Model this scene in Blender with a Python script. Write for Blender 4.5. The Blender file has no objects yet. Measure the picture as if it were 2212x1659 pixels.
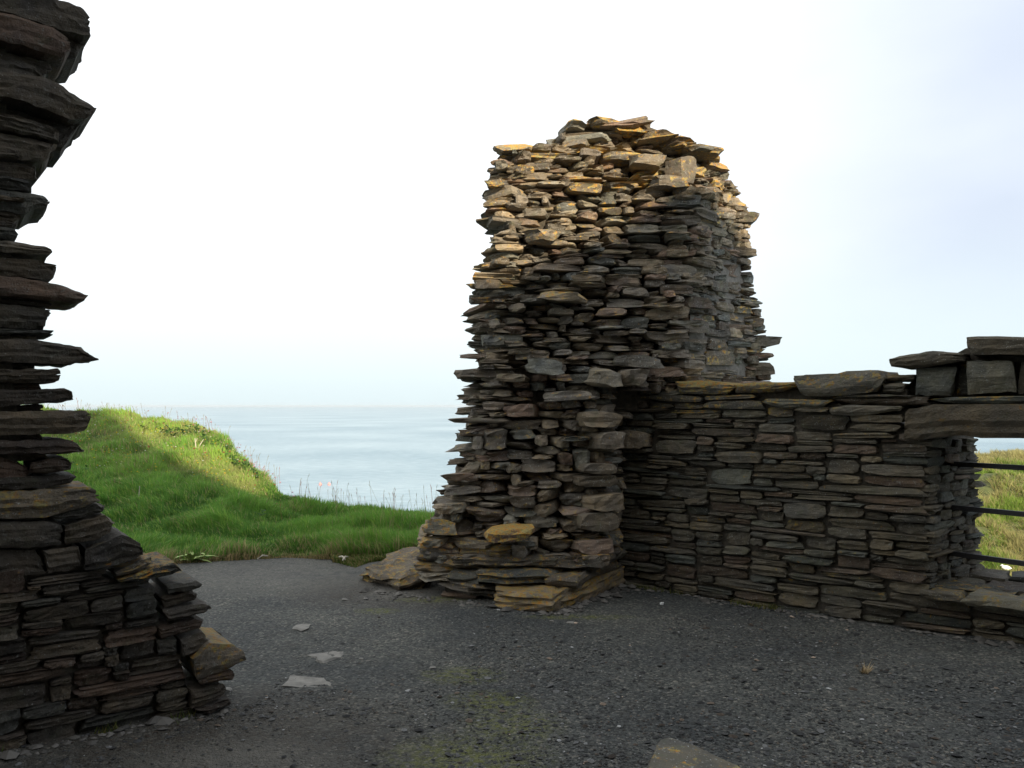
import bpy, math, random
import numpy as np
from mathutils import Vector, Matrix, noise as mnoise

random.seed(11); rng = np.random.default_rng(7)
SC = bpy.context.scene
COL = SC.collection
R = math.radians

# ------------------------------------------------------------------ camera
F = 1789.0; CX, CY, HOR = 1106.0, 829.5, 877.0       # photo measured on a 2212 x 1659 copy
EYE = 1.6
PITCH = math.atan((HOR - CY) / F)
cam_d = bpy.data.cameras.new('camera'); cam = bpy.data.objects.new('camera', cam_d); COL.objects.link(cam)
cam.location = (0, 0, EYE); cam.rotation_euler = (math.pi / 2 + PITCH, 0, 0)
cam_d.sensor_width = 36; cam_d.lens = F / 2212 * 36; cam_d.clip_start = .05; cam_d.clip_end = 60000
SC.camera = cam

# ------------------------------------------------------------------ light
SUN_EL = R(20)
SH = Vector((-.42, .907, 0)).normalized()              # horizontal travel of the light
w = bpy.data.worlds.new('World'); SC.world = w; w.use_nodes = True
nt = w.node_tree; nt.nodes.clear()
def N(tree, typ, **kw):
    n = tree.nodes.new(typ)
    for k, v in kw.items():
        if k == 'inp':
            for a, b in v.items(): n.inputs[a].default_value = b
        else: setattr(n, k, v)
    return n
def Lk(tree, a, b): tree.links.new(a, b)
sky = N(nt, 'ShaderNodeTexSky', sky_type='NISHITA', sun_disc=False, sun_elevation=SUN_EL,
        sun_rotation=R(155), altitude=20, air_density=1.2, dust_density=2.0, ozone_density=1.0)
tc = N(nt, 'ShaderNodeTexCoord'); sp = N(nt, 'ShaderNodeSeparateXYZ'); Lk(nt, tc.outputs['Generated'], sp.inputs[0])
mp = N(nt, 'ShaderNodeMapping'); mp.inputs['Scale'].default_value = (1.2, 1.2, 3.0); Lk(nt, tc.outputs['Generated'], mp.inputs[0])
cn = N(nt, 'ShaderNodeTexNoise', inp={'Scale': 1.6, 'Detail': 5.0, 'Roughness': .5}); Lk(nt, mp.outputs[0], cn.inputs[0])
# thin bright cloud veil: brightest ahead and to the left, thinning to pale blue on the right
mr = N(nt, 'ShaderNodeMapRange', interpolation_type='SMOOTHSTEP', inp={'From Min': .02, 'From Max': .62, 'To Min': 0, 'To Max': 1}); Lk(nt, sp.outputs[0], mr.inputs[0])
ad = N(nt, 'ShaderNodeMath', operation='MULTIPLY_ADD', inp={1: .9, 2: -.45}); Lk(nt, cn.outputs[0], ad.inputs[0])
a2 = N(nt, 'ShaderNodeMath', operation='ADD', use_clamp=True); Lk(nt, mr.outputs[0], a2.inputs[0]); Lk(nt, ad.outputs[0], a2.inputs[1])
veil = N(nt, 'ShaderNodeMix', data_type='RGBA'); Lk(nt, a2.outputs[0], veil.inputs[0])
veil.inputs[6].default_value = (14.2, 14.6, 14.9, 1); veil.inputs[7].default_value = (8.4, 9.3, 10.9, 1)
hz = N(nt, 'ShaderNodeMapRange', interpolation_type='SMOOTHSTEP', inp={'From Min': .0, 'From Max': .22, 'To Min': 1, 'To Max': 0}); Lk(nt, sp.outputs[2], hz.inputs[0])
v2 = N(nt, 'ShaderNodeMix', data_type='RGBA'); Lk(nt, hz.outputs[0], v2.inputs[0]); Lk(nt, veil.outputs[2], v2.inputs[6])
v2.inputs[7].default_value = (9.4, 11.0, 11.5, 1)
mx = N(nt, 'ShaderNodeMix', data_type='RGBA', inp={0: .85}); Lk(nt, sky.outputs[0], mx.inputs[6]); Lk(nt, v2.outputs[2], mx.inputs[7])
bg = N(nt, 'ShaderNodeBackground', inp={'Strength': .0655}); Lk(nt, mx.outputs[2], bg.inputs[0])
wo = N(nt, 'ShaderNodeOutputWorld'); Lk(nt, bg.outputs[0], wo.inputs[0])

sd = bpy.data.lights.new('sun', 'SUN'); sd.energy = 5.0; sd.angle = R(.8); sd.color = (1, .86, .64)
so = bpy.data.objects.new('sun', sd); COL.objects.link(so)
ldir = Vector((SH.x * math.cos(SUN_EL), SH.y * math.cos(SUN_EL), -math.sin(SUN_EL)))
so.rotation_euler = ldir.to_track_quat('-Z', 'Y').to_euler(); so.location = (5, -10, 12)
vs = SC.view_settings
vs.view_transform = 'Standard'; vs.look = 'None'; vs.exposure = 0.6; vs.gamma = 1; vs.use_curve_mapping = False
SC.cycles.max_bounces = 6; SC.cycles.diffuse_bounces = 3; SC.cycles.glossy_bounces = 2

# ------------------------------------------------------------------ helpers
def at(x, y, depth):
    dx = (x - CX) / F; u = -(y - CY) / F
    d = Vector((dx, math.cos(PITCH) - u * math.sin(PITCH), math.sin(PITCH) + u * math.cos(PITCH)))
    return Vector((0, 0, EYE)) + d * (depth / d.y)
def ground(x, y, z=0.0):
    dx = (x - CX) / F; u = -(y - CY) / F
    d = Vector((dx, math.cos(PITCH) - u * math.sin(PITCH), math.sin(PITCH) + u * math.cos(PITCH)))
    return Vector((0, 0, EYE)) + d * ((z - EYE) / d.z)
def lerp(a, b, t): return a + (b - a) * t
def sstep(a, b, x):
    t = np.clip((x - a) / (b - a), 0, 1); return t * t * (3 - 2 * t)
_perm = np.random.default_rng(3).random((256, 256))
def vnoise(x, y):
    x = np.asarray(x, float); y = np.asarray(y, float)
    xi = np.floor(x).astype(int); yi = np.floor(y).astype(int); fx = x - xi; fy = y - yi
    fx = fx * fx * (3 - 2 * fx); fy = fy * fy * (3 - 2 * fy)
    g = lambda i, j: _perm[(xi + i) & 255, (yi + j) & 255]
    return (g(0, 0) * (1 - fx) + g(1, 0) * fx) * (1 - fy) + (g(0, 1) * (1 - fx) + g(1, 1) * fx) * fy - .5
def fbm(x, y, o=4):
    s = 0; a = 1.0
    for k in range(o):
        s = s + a * vnoise(np.asarray(x) * 2 ** k + 17 * k, np.asarray(y) * 2 ** k + 31 * k); a *= .5
    return s

def mesh_arr(name, v, f, mat=None, smooth=False, attr=None):
    v = np.asarray(v, np.float32); f = np.asarray(f, np.int32); k = f.shape[1]
    me = bpy.data.meshes.new(name)
    me.vertices.add(len(v)); me.vertices.foreach_set('co', v.ravel())
    me.loops.add(f.size); me.loops.foreach_set('vertex_index', f.ravel())
    me.polygons.add(len(f)); me.polygons.foreach_set('loop_start', np.arange(0, f.size, k, dtype=np.int32))
    me.polygons.foreach_set('use_smooth', np.full(len(f), smooth))
    me.update(calc_edges=True)
    if attr is not None:
        ca = me.color_attributes.new('tint', 'FLOAT_COLOR', 'POINT')
        ca.data.foreach_set('color', np.asarray(attr, np.float32).ravel())
    if mat: me.materials.append(mat)
    return me
def mk(name, me, parent=None, **props):
    o = bpy.data.objects.new(name, me); COL.objects.link(o)
    if parent is not None: o.parent = parent
    for k, v in props.items(): o[k] = v
    return o
def empty(name, loc, **props):
    o = bpy.data.objects.new(name, None); o.empty_display_size = .2; o.location = loc; COL.objects.link(o)
    for k, v in props.items(): o[k] = v
    return o

# ------------------------------------------------------------------ materials
def ramp(t, stops, interp='LINEAR'):
    n = N(t, 'ShaderNodeValToRGB'); cr = n.color_ramp; cr.interpolation = interp
    while len(cr.elements) < len(stops): cr.elements.new(.5)
    for e, (p, c) in zip(cr.elements, stops):
        e.position = p; e.color = (*c, 1) if len(c) == 3 else c
    return n
def mixc(t, fac, a, b, blend='MIX'):
    m = N(t, 'ShaderNodeMix', data_type='RGBA', blend_type=blend)
    for s, v in ((0, fac), (6, a), (7, b)):
        if hasattr(v, 'default_value') or hasattr(v, 'is_output'): Lk(t, v, m.inputs[s])
        elif isinstance(v, (int, float)): m.inputs[s].default_value = v
        else: m.inputs[s].default_value = (*v, 1)
    return m.outputs[2]
def math_(t, op, a, b=None, c=None, clamp=False):
    m = N(t, 'ShaderNodeMath', operation=op, use_clamp=clamp)
    for s, v in ((0, a), (1, b), (2, c)):
        if v is None: continue
        if hasattr(v, 'is_output'): Lk(t, v, m.inputs[s])
        else: m.inputs[s].default_value = v
    return m.outputs[0]
def newmat(name):
    m = bpy.data.materials.new(name); m.use_nodes = True; t = m.node_tree; t.nodes.clear()
    out = N(t, 'ShaderNodeOutputMaterial'); p = N(t, 'ShaderNodeBsdfPrincipled'); Lk(t, p.outputs[0], out.inputs[0])
    return m, t, p
def noise_(t, vec, scale, detail=4, rough=.55):
    n = N(t, 'ShaderNodeTexNoise', inp={'Scale': scale, 'Detail': detail, 'Roughness': rough}); Lk(t, vec, n.inputs['Vector']); return n.outputs[0]
def mapr(t, v, a, b, c=0, d=1):
    n = N(t, 'ShaderNodeMapRange', inp={'From Min': a, 'From Max': b, 'To Min': c, 'To Max': d}); Lk(t, v, n.inputs[0]); return n.outputs[0]

def stone_mat(name, island=False, gain=1.0, lichen=.25, tone=(1, 1, 1), bump=1.0, strat=1.0):
    m, t, p = newmat(name)
    geo = N(t, 'ShaderNodeNewGeometry'); oi = N(t, 'ShaderNodeObjectInfo')
    rnd = geo.outputs['Random Per Island'] if island else oi.outputs['Random']
    off = N(t, 'ShaderNodeVectorMath', operation='ADD'); Lk(t, geo.outputs['Position'], off.inputs[0])
    cmb = N(t, 'ShaderNodeCombineXYZ'); r37 = math_(t, 'MULTIPLY', rnd, 37.0)
    for k in range(3): Lk(t, r37, cmb.inputs[k])
    Lk(t, cmb.outputs[0], off.inputs[1]); pos = off.outputs[0]
    base = ramp(t, [(0, (.115, .105, .092)), (.18, (.16, .135, .105)), (.34, (.13, .12, .105)), (.5, (.19, .155, .11)), (.62, (.12, .105, .085)),
                    (.74, (.165, .115, .088)), (.82, (.13, .13, .118)), (.9, (.11, .115, .105)), (1, (.20, .175, .135))]); Lk(t, rnd, base.inputs[0])
    r2 = math_(t, 'FRACT', math_(t, 'MULTIPLY', rnd, 57.3)); vb = N(t, 'ShaderNodeVectorMath', operation='SCALE'); Lk(t, base.outputs[0], vb.inputs[0]); Lk(t, mapr(t, r2, 0, 1, .62, 1.5), vb.inputs['Scale']); c = vb.outputs[0]
    n1 = noise_(t, pos, 7, 5); c = mixc(t, mapr(t, n1, .35, .7), c, mixc(t, 1.0, c, (1.55, 1.42, 1.2), 'MULTIPLY'))
    mps = N(t, 'ShaderNodeMapping'); mps.inputs['Scale'].default_value = (7, 7, 46); mps.inputs['Rotation'].default_value = (R(4), R(3), 0); Lk(t, pos, mps.inputs[0])
    st = noise_(t, mps.outputs[0], 1.0, 4, .6)
    c = mixc(t, mapr(t, st, .34, .47, .40 * strat, 0), c, (.045, .040, .034))
    n4 = noise_(t, pos, 120, 3, .7); c = mixc(t, mapr(t, n4, .3, .7, .0, .6), c, mixc(t, 1.0, c, (.55, .55, .55), 'MULTIPLY'))
    # pale crusty lichen, dark algae
    n2 = noise_(t, pos, 34, 5, .72); c = mixc(t, mapr(t, n2, .59, .66, 0, .6), c, (.34, .34, .30)); fl = noise_(t, pos, 95, 2, .5); c = mixc(t, mapr(t, fl, .68, .72, 0, .8), c, (.50, .50, .46))
    n3 = noise_(t, pos, 11, 5, .6); c = mixc(t, mapr(t, n3, .55, .7, 0, .5), c, (.10, .105, .055))
    # orange lichen on what faces up
    if island: am = lichen
    else:
        at_ = N(t, 'ShaderNodeAttribute', attribute_type='OBJECT', attribute_name='lichen'); am = at_.outputs['Fac']
    nrm = N(t, 'ShaderNodeSeparateXYZ'); Lk(t, geo.outputs['Normal'], nrm.inputs[0])
    up = mapr(t, nrm.outputs[2], -.2, .8, .55, 1.15)
    n5 = noise_(t, pos, 13, 8, .74)
    thr = math_(t, 'MULTIPLY', am, up)
    lf = math_(t, 'MULTIPLY', math_(t, 'SUBTRACT', math_(t, 'ADD', n5, math_(t, 'MULTIPLY', thr, .30)), .655), 14.0, clamp=True)
    oc = ramp(t, [(.38, (.50, .21, .02)), (.48, (.44, .27, .045)), (.60, (.33, .28, .10))]); Lk(t, noise_(t, pos, 40, 4), oc.inputs[0])
    c = mixc(t, math_(t, 'MULTIPLY', lf, mapr(t, noise_(t, pos, 70, 3, .7), .35, .6, .35, .95)), c, oc.outputs[0])
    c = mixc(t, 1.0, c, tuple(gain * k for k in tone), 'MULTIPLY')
    Lk(t, c, p.inputs['Base Color']); p.inputs['Roughness'].default_value = .82; p.inputs['Specular IOR Level'].default_value = .3
    h = math_(t, 'ADD', math_(t, 'MULTIPLY', st, .8 * strat), math_(t, 'ADD', math_(t, 'MULTIPLY', n4, .35), math_(t, 'MULTIPLY', noise_(t, pos, 28, 6, .65), 1.0)))
    b = N(t, 'ShaderNodeBump', inp={'Strength': .9 * bump, 'Distance': .016}); Lk(t, h, b.inputs['Height']); Lk(t, b.outputs[0], p.inputs['Normal'])
    return m
M_ST = stone_mat('flagstone', gain=1.1)
M_STU = stone_mat('flagstone_small', island=True, lichen=.3, gain=1.1)
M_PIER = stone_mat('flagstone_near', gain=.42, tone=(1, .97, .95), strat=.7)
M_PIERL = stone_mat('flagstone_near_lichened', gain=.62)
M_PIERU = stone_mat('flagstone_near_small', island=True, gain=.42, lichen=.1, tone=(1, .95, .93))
M_WALL = stone_mat('flagstone_wall', gain=.72, tone=(.97, 1, .97))
M_LINT = stone_mat('lintel_stone', gain=.40, strat=.3, bump=1.6, tone=(.95, .98, 1))
M_WALLU = stone_mat('flagstone_wall_small', island=True, gain=.72, lichen=.1, tone=(.97, 1, .97))

def simple(name, ca, cb, scale, rough=.9, bump=.5, dist=.01, detail=5):
    m, t, p = newmat(name); geo = N(t, 'ShaderNodeNewGeometry'); n = noise_(t, geo.outputs['Position'], scale, detail, .65)
    r = ramp(t, [(.3, ca), (.7, cb)]); Lk(t, n, r.inputs[0]); Lk(t, r.outputs[0], p.inputs['Base Color']); p.inputs['Roughness'].default_value = rough
    b = N(t, 'ShaderNodeBump', inp={'Strength': bump, 'Distance': dist}); Lk(t, n, b.inputs['Height']); Lk(t, b.outputs[0], p.inputs['Normal'])
    return m
M_CORE = simple('earth_core', (.035, .03, .022), (.085, .07, .05), 25, 1, .8, .02)
M_MORT = simple('lime_mortar', (.05, .044, .034), (.11, .095, .072), 40, 1, .8, .012)
M_IRON = simple('painted_iron', (.012, .012, .014), (.03, .028, .028), 60, .5, .2, .002)
M_RUIN = stone_mat('flagstone_ruin', island=True, lichen=.2)

# gravel
def gravel_mat():
    m, t, p = newmat('slate_gravel'); geo = N(t, 'ShaderNodeNewGeometry'); P = geo.outputs['Position']
    vo = N(t, 'ShaderNodeTexVoronoi', inp={'Scale': 70.0}); Lk(t, P, vo.inputs['Vector'])
    v2 = N(t, 'ShaderNodeTexVoronoi', inp={'Scale': 150.0}); Lk(t, P, v2.inputs['Vector'])
    sv = N(t, 'ShaderNodeSeparateColor'); Lk(t, vo.outputs['Color'], sv.inputs[0])
    c1 = ramp(t, [(0, (.042, .045, .043)), (.5, (.080, .085, .081)), (.88, (.125, .128, .12)), (1, (.22, .21, .185))]); Lk(t, sv.outputs[0], c1.inputs[0])
    c = c1.outputs[0]
    big = noise_(t, P, .9, 5, .6); c = mixc(t, mapr(t, big, .35, .65), mixc(t, 1.0, c, (.68, .70, .72), 'MULTIPLY'), mixc(t, 1.0, c, (1.3, 1.25, 1.15), 'MULTIPLY'))
    mid = noise_(t, P, 9, 5, .7); c = mixc(t, mapr(t, mid, .5, .75, 0, .5), c, (.07, .06, .048))
    # trodden brown earth towards the near left, pale dust by the opening
    sx = N(t, 'ShaderNodeSeparateXYZ'); Lk(t, P, sx.inputs[0])
    def blob(cx, cy, rx, ry, soft=.6):
        a = math_(t, 'POWER', math_(t, 'ABSOLUTE', math_(t, 'DIVIDE', math_(t, 'SUBTRACT', sx.outputs[0], cx), rx)), 2.0)
        b = math_(t, 'POWER', math_(t, 'ABSOLUTE', math_(t, 'DIVIDE', math_(t, 'SUBTRACT', sx.outputs[1], cy), ry)), 2.0)
        return math_(t, 'SUBTRACT', 1.0, math_(t, 'ADD', a, b), clamp=True)
    earth = math_(t, 'MULTIPLY', math_(t, 'MAXIMUM', blob(-1.6, 4.0, 1.4, .9), blob(-1.0, 7.3, 1.1, .9)), mapr(t, mid, .3, .6, .4, 1))
    c = mixc(t, math_(t, 'MULTIPLY', earth, .75), c, (.065, .052, .038))
    dust = math_(t, 'MULTIPLY', math_(t, 'MAXIMUM', blob(-2.1, 8.0, 1.6, 1.1), math_(t, 'MAXIMUM', blob(-.95, 7.1, .45, .25), blob(-1.25, 3.75, .6, .3))), mapr(t, mid, .35, .6, .3, 1))
    c = mixc(t, math_(t, 'MULTIPLY', dust, .6), c, (.19, .18, .155))
    moss = blob(-.12, 4.55, .3, .22)
    for bx, by, ax, ay in ((-1.05, 6.5, .22, .13), (-.3, 5.0, .3, .2), (.0, 4.2, .3, .3), (-.2, 3.8, .45, .35), (-.65, 6.9, .4, .15), (.5, 6.35, .5, .1)):
        moss = math_(t, 'MAXIMUM', moss, blob(bx, by, ax, ay))
    mf = math_(t, 'MULTIPLY', moss, mapr(t, noise_(t, P, 22, 5, .75), .42, .62, 0, 1), clamp=True)
    c = mixc(t, math_(t, 'MULTIPLY', mf, .75), c, (.16, .17, .025))
    Lk(t, c, p.inputs['Base Color']); p.inputs['Roughness'].default_value = .85; p.inputs['Specular IOR Level'].default_value = .3
    h = math_(t, 'ADD', math_(t, 'MULTIPLY', vo.outputs['Distance'], -1.0), math_(t, 'MULTIPLY', v2.outputs['Distance'], -.5))
    h = math_(t, 'ADD', h, math_(t, 'MULTIPLY', mid, 2.6))
    b = N(t, 'ShaderNodeBump', inp={'Strength': 1.0, 'Distance': .014}); Lk(t, h, b.inputs['Height']); Lk(t, b.outputs[0], p.inputs['Normal'])
    return m
M_GRAVEL = gravel_mat()
def attr_mat(name, rough=.8, trans=.35, spec=.3):
    m = bpy.data.materials.new(name); m.use_nodes = True; t = m.node_tree; t.nodes.clear()
    out = N(t, 'ShaderNodeOutputMaterial'); a = N(t, 'ShaderNodeAttribute', attribute_name='tint')
    p = N(t, 'ShaderNodeBsdfPrincipled', inp={'Roughness': rough, 'Specular IOR Level': spec}); Lk(t, a.outputs['Color'], p.inputs['Base Color'])
    if trans:
        tr = N(t, 'ShaderNodeBsdfTranslucent'); Lk(t, a.outputs['Color'], tr.inputs[0]); mx = N(t, 'ShaderNodeMixShader', inp={0: trans})
        Lk(t, p.outputs[0], mx.inputs[1]); Lk(t, tr.outputs[0], mx.inputs[2]); Lk(t, mx.outputs[0], out.inputs[0])
    else: Lk(t, p.outputs[0], out.inputs[0])
    return m
M_BLADE = attr_mat('grass_blades', .6, .5, .2)
M_CHIP = attr_mat('slate_chips', .8, 0, .3)
M_TURF = simple('turf_soil', (.03, .065, .012), (.07, .12, .025), 6, 1, .8, .05)
M_SIDE = stone_mat('flagstone_pale_skylit', gain=1.55, tone=(.97, 1, 1.03))  # pale stones, gain raised further to paint skylight on the tower's right face
M_SKYMORT = simple('pale_skylit_mortar', (.16, .15, .13), (.30, .28, .25), 30, 1, .8, .012)  # lighter mortar, with skylight on the same face put into its colour
M_FLAT = simple('worn_flagstone', (.13, .125, .11), (.26, .245, .215), 14, .85, .5, .01)
M_WHITE = simple('white_shell', (.6, .6, .58), (.8, .8, .77), 40, .6, .2, .002)
M_STICK = simple('bleached_wood', (.35, .31, .24), (.55, .5, .4), 40, .9, .3, .003)
M_BUOY = simple('pink_buoy', (.65, .22, .2), (.8, .32, .28), 3, .5, .1, .01)

# ------------------------------------------------------------------ shape library
def slab_grid(seed, nx, ny, nz, flush=False, taper=.35, strata=.06, jit=.03):
    """surface grid of a unit stone (x length, y depth with front at -y, z height)"""
    r = np.random.default_rng(seed)
    corner = (r.random((2, 2, 2, 3)) - .5) * (np.array([.14, .10, .22]) if flush else np.array([.32, .34, .28]))
    lay = 1 + (r.random(nz + 1) - .6) * strata * 2; layo = (r.random((nz + 1, 2)) - .5) * strata
    kx = r.uniform(-.5, .5); tl, tr = r.uniform(0, taper, 2)
    ids = {}; V = []; Fc = []
    def vid(i, j, k):
        if (i, j, k) in ids: return ids[(i, j, k)]
        x, y, z = i / nx - .5, j / ny - .5, k / nz - .5
        px, py, pz = x, y, z
        # rounded plan
        e = 7.0 if flush else 4.0
        q = (abs(2 * px) ** e + abs(2 * py) ** e) ** (1 / e)
        mxy = max(abs(2 * px), abs(2 * py))
        if q > 1e-6: s = mxy / q; px *= lerp(1, s, .9); py *= lerp(1, s, .9)
        qz = (abs(2 * px) ** 5 + abs(2 * pz) ** 5) ** .2; mz = max(abs(2 * px), abs(2 * pz))
        if qz > 1e-6: px *= lerp(1, mz / qz, .5); pz *= lerp(1, mz / qz, .6)
        u, v, s_ = x + .5, y + .5, z + .5
        for a in (0, 1):
            for b in (0, 1):
                for c in (0, 1):
                    wgt = (u if a else 1 - u) * (v if b else 1 - v) * (s_ if c else 1 - s_)
                    px += corner[a, b, c, 0] * wgt; py += corner[a, b, c, 1] * wgt; pz += corner[a, b, c, 2] * wgt
        px *= lay[k]; py *= lay[k]; px += layo[k, 0]; py += layo[k, 1]
        tp = tl if x < 0 else tr
        pz *= 1 - tp * abs(2 * x) ** 2
        if not flush: pz *= 1 - .15 * max(0, -2 * y) ** 3 * r.uniform(.3, 1)
        px += (r.random() - .5) * jit; py += (r.random() - .5) * jit * 1.6; pz += (r.random() - .5) * jit * 2.2
        ids[(i, j, k)] = len(V); V.append((px, py, pz)); return ids[(i, j, k)]
    def quad(a, b, c, d): Fc.append((a, b, c, d))
    for i in range(nx):
        for k in range(nz):
            quad(vid(i, 0, k), vid(i + 1, 0, k), vid(i + 1, 0, k + 1), vid(i, 0, k + 1))
            quad(vid(i + 1, ny, k), vid(i, ny, k), vid(i, ny, k + 1), vid(i + 1, ny, k + 1))
    for j in range(ny):
        for k in range(nz):
            quad(vid(0, j + 1, k), vid(0, j, k), vid(0, j, k + 1), vid(0, j + 1, k + 1))
            quad(vid(nx, j, k), vid(nx, j + 1, k), vid(nx, j + 1, k + 1), vid(nx, j, k + 1))
    for i in range(nx):
        for j in range(ny):
            quad(vid(i, j, nz), vid(i + 1, j, nz), vid(i + 1, j + 1, nz), vid(i, j + 1, nz))
            quad(vid(i, j + 1, 0), vid(i + 1, j + 1, 0), vid(i + 1, j, 0), vid(i, j, 0))
    V = np.array(V); V -= (V.max(0) + V.min(0)) / 2
    V /= (V.max(0) - V.min(0))
    Q = np.array(Fc); T = np.concatenate([Q[:, [0, 1, 2]], Q[:, [0, 2, 3]]])
    return V, T
LIB_R = [slab_grid(100 + i, 4, 2, 3, False, .28, .07, .05) for i in range(36)]
LIB_F = [slab_grid(300 + i, 5, 1, 3, True, .30, .03, .035) for i in range(28)]
LIB_H = [slab_grid(500 + i, 9, 2, 5, True, .25, .05, .028) for i in range(24)]
_meshcache = {}
def lib_mesh(lib, idx, mat):
    key = (id(lib), idx, mat.name)
    if key not in _meshcache:
        v, t = lib[idx]; _meshcache[key] = mesh_arr('stone', v, t, mat)
    return _meshcache[key]

class Mason:
    """collects stones of one structure, then makes the 300 largest into parts and joins the rest"""
    def __init__(s, root, mat, mat_small): s.root = root; s.mat = mat; s.mats = mat_small; s.items = []; s.forced = 0
    def add(s, lib, loc, rot, dim, lichen=0.0, vis=1.0, mat=None):
        s.items.append((dim[0] * dim[2] * vis, lib, random.randrange(len(lib)), loc, rot, dim, lichen, mat or s.mat))
    def build(s, limit=298):
        s.items.sort(key=lambda a: -a[0]); n = max(0, limit - s.forced); L0 = s.root.location
        for a, lib, i, loc, rot, dim, lic, mt in s.items[:n]:
            o = bpy.data.objects.new('stone', lib_mesh(lib, i, mt)); COL.objects.link(o); o.parent = s.root
            o.location = Vector(loc) - L0; o.rotation_euler = rot; o.scale = dim; o['lichen'] = float(lic)
        V = []; T = []; off = 0
        for a, lib, i, loc, rot, dim, lic, mt in s.items[n:]:
            v, t = lib[i]
            from mathutils import Euler
            m = np.array(Euler(rot).to_matrix()); vv = (v * np.array(dim)) @ m.T + np.array(Vector(loc) - L0)
            V.append(vv); T.append(t + off); off += len(v)
        if V:
            me = mesh_arr('small_stones', np.concatenate(V), np.concatenate(T), s.mats)
            mk('small_stones', me, s.root, kind='stuff')
        print('MASON', s.root.name, len(s.items))

def pack(u0, u1, top, bottom, lens, heights, du=.01, big=.06, seed=0, slim=1.1):
    """skyline packing of irregular courses; returns (ua, ub, za, zb)"""
    r = random.Random(seed); n = int((u1 - u0) / du); U = [u0 + (i + .5) * du for i in range(n)]
    skyl = [bottom(x) for x in U]; tops = [top(x) for x in U]; out = []; guard = 0
    while guard < 6000:
        guard += 1
        best = -1; bz = 1e9
        for i in range(n):
            if skyl[i] < tops[i] - .02 and skyl[i] < bz: bz = skyl[i]; best = i
        if best < 0: break
        i0 = best
        while i0 > 0 and abs(skyl[i0 - 1] - bz) < .014 and skyl[i0 - 1] < tops[i0 - 1] - .02: i0 -= 1
        i1 = best
        while i1 < n - 1 and abs(skyl[i1 + 1] - bz) < .014 and skyl[i1 + 1] < tops[i1 + 1] - .02: i1 += 1
        seg = (i1 - i0 + 1) * du
        L = r.uniform(*lens) * (1.0 if r.random() > big else 1.6)
        H = heights[0] + (heights[1] - heights[0]) * r.random() ** 1.5
        if r.random() < big: H *= 1.7; 
        L = max(L, H * slim)
        if seg < lens[0] * .45:      # narrow gap: chink it
            nb = [skyl[j] for j in (i0 - 1, i1 + 1) if 0 <= j < n]
            hz_ = min([x for x in nb if x > bz + .005] or [bz + H]) - bz
            hz_ = min(hz_, H * 1.3)
            if seg > .03 and hz_ > .015: out.append((U[i0] - du / 2, U[i1] + du / 2, bz, bz + hz_))
            for j in range(i0, i1 + 1): skyl[j] = bz + max(hz_, .012)
            continue
        if seg - L < lens[0] * .5: L = seg if seg < L * 1.45 else seg / 2
        if slim > 1.5 and seg < H * slim: H = max(heights[0] * .8, seg / slim)
        left = r.random() < .5
        k = max(1, int(round(L / du)))
        a, b = (i0, min(i0 + k - 1, i1)) if left else (max(i1 - k + 1, i0), i1)
        # fit the height to a neighbour step when close, so beds line up here and there
        for j in (i0 - 1, i1 + 1):
            if 0 <= j < n and abs(skyl[j] - bz - H) < .018: H = skyl[j] - bz; break
        mt = min(tops[a:b + 1]); 
        if bz + H > mt + .05: H = max(.025, mt + .02 - bz)
        base = max(skyl[a:b + 1])
        out.append((U[a] - du / 2, U[b] + du / 2, base, base + H))
        for j in range(a, b + 1): skyl[j] = base + H
    return out

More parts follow.
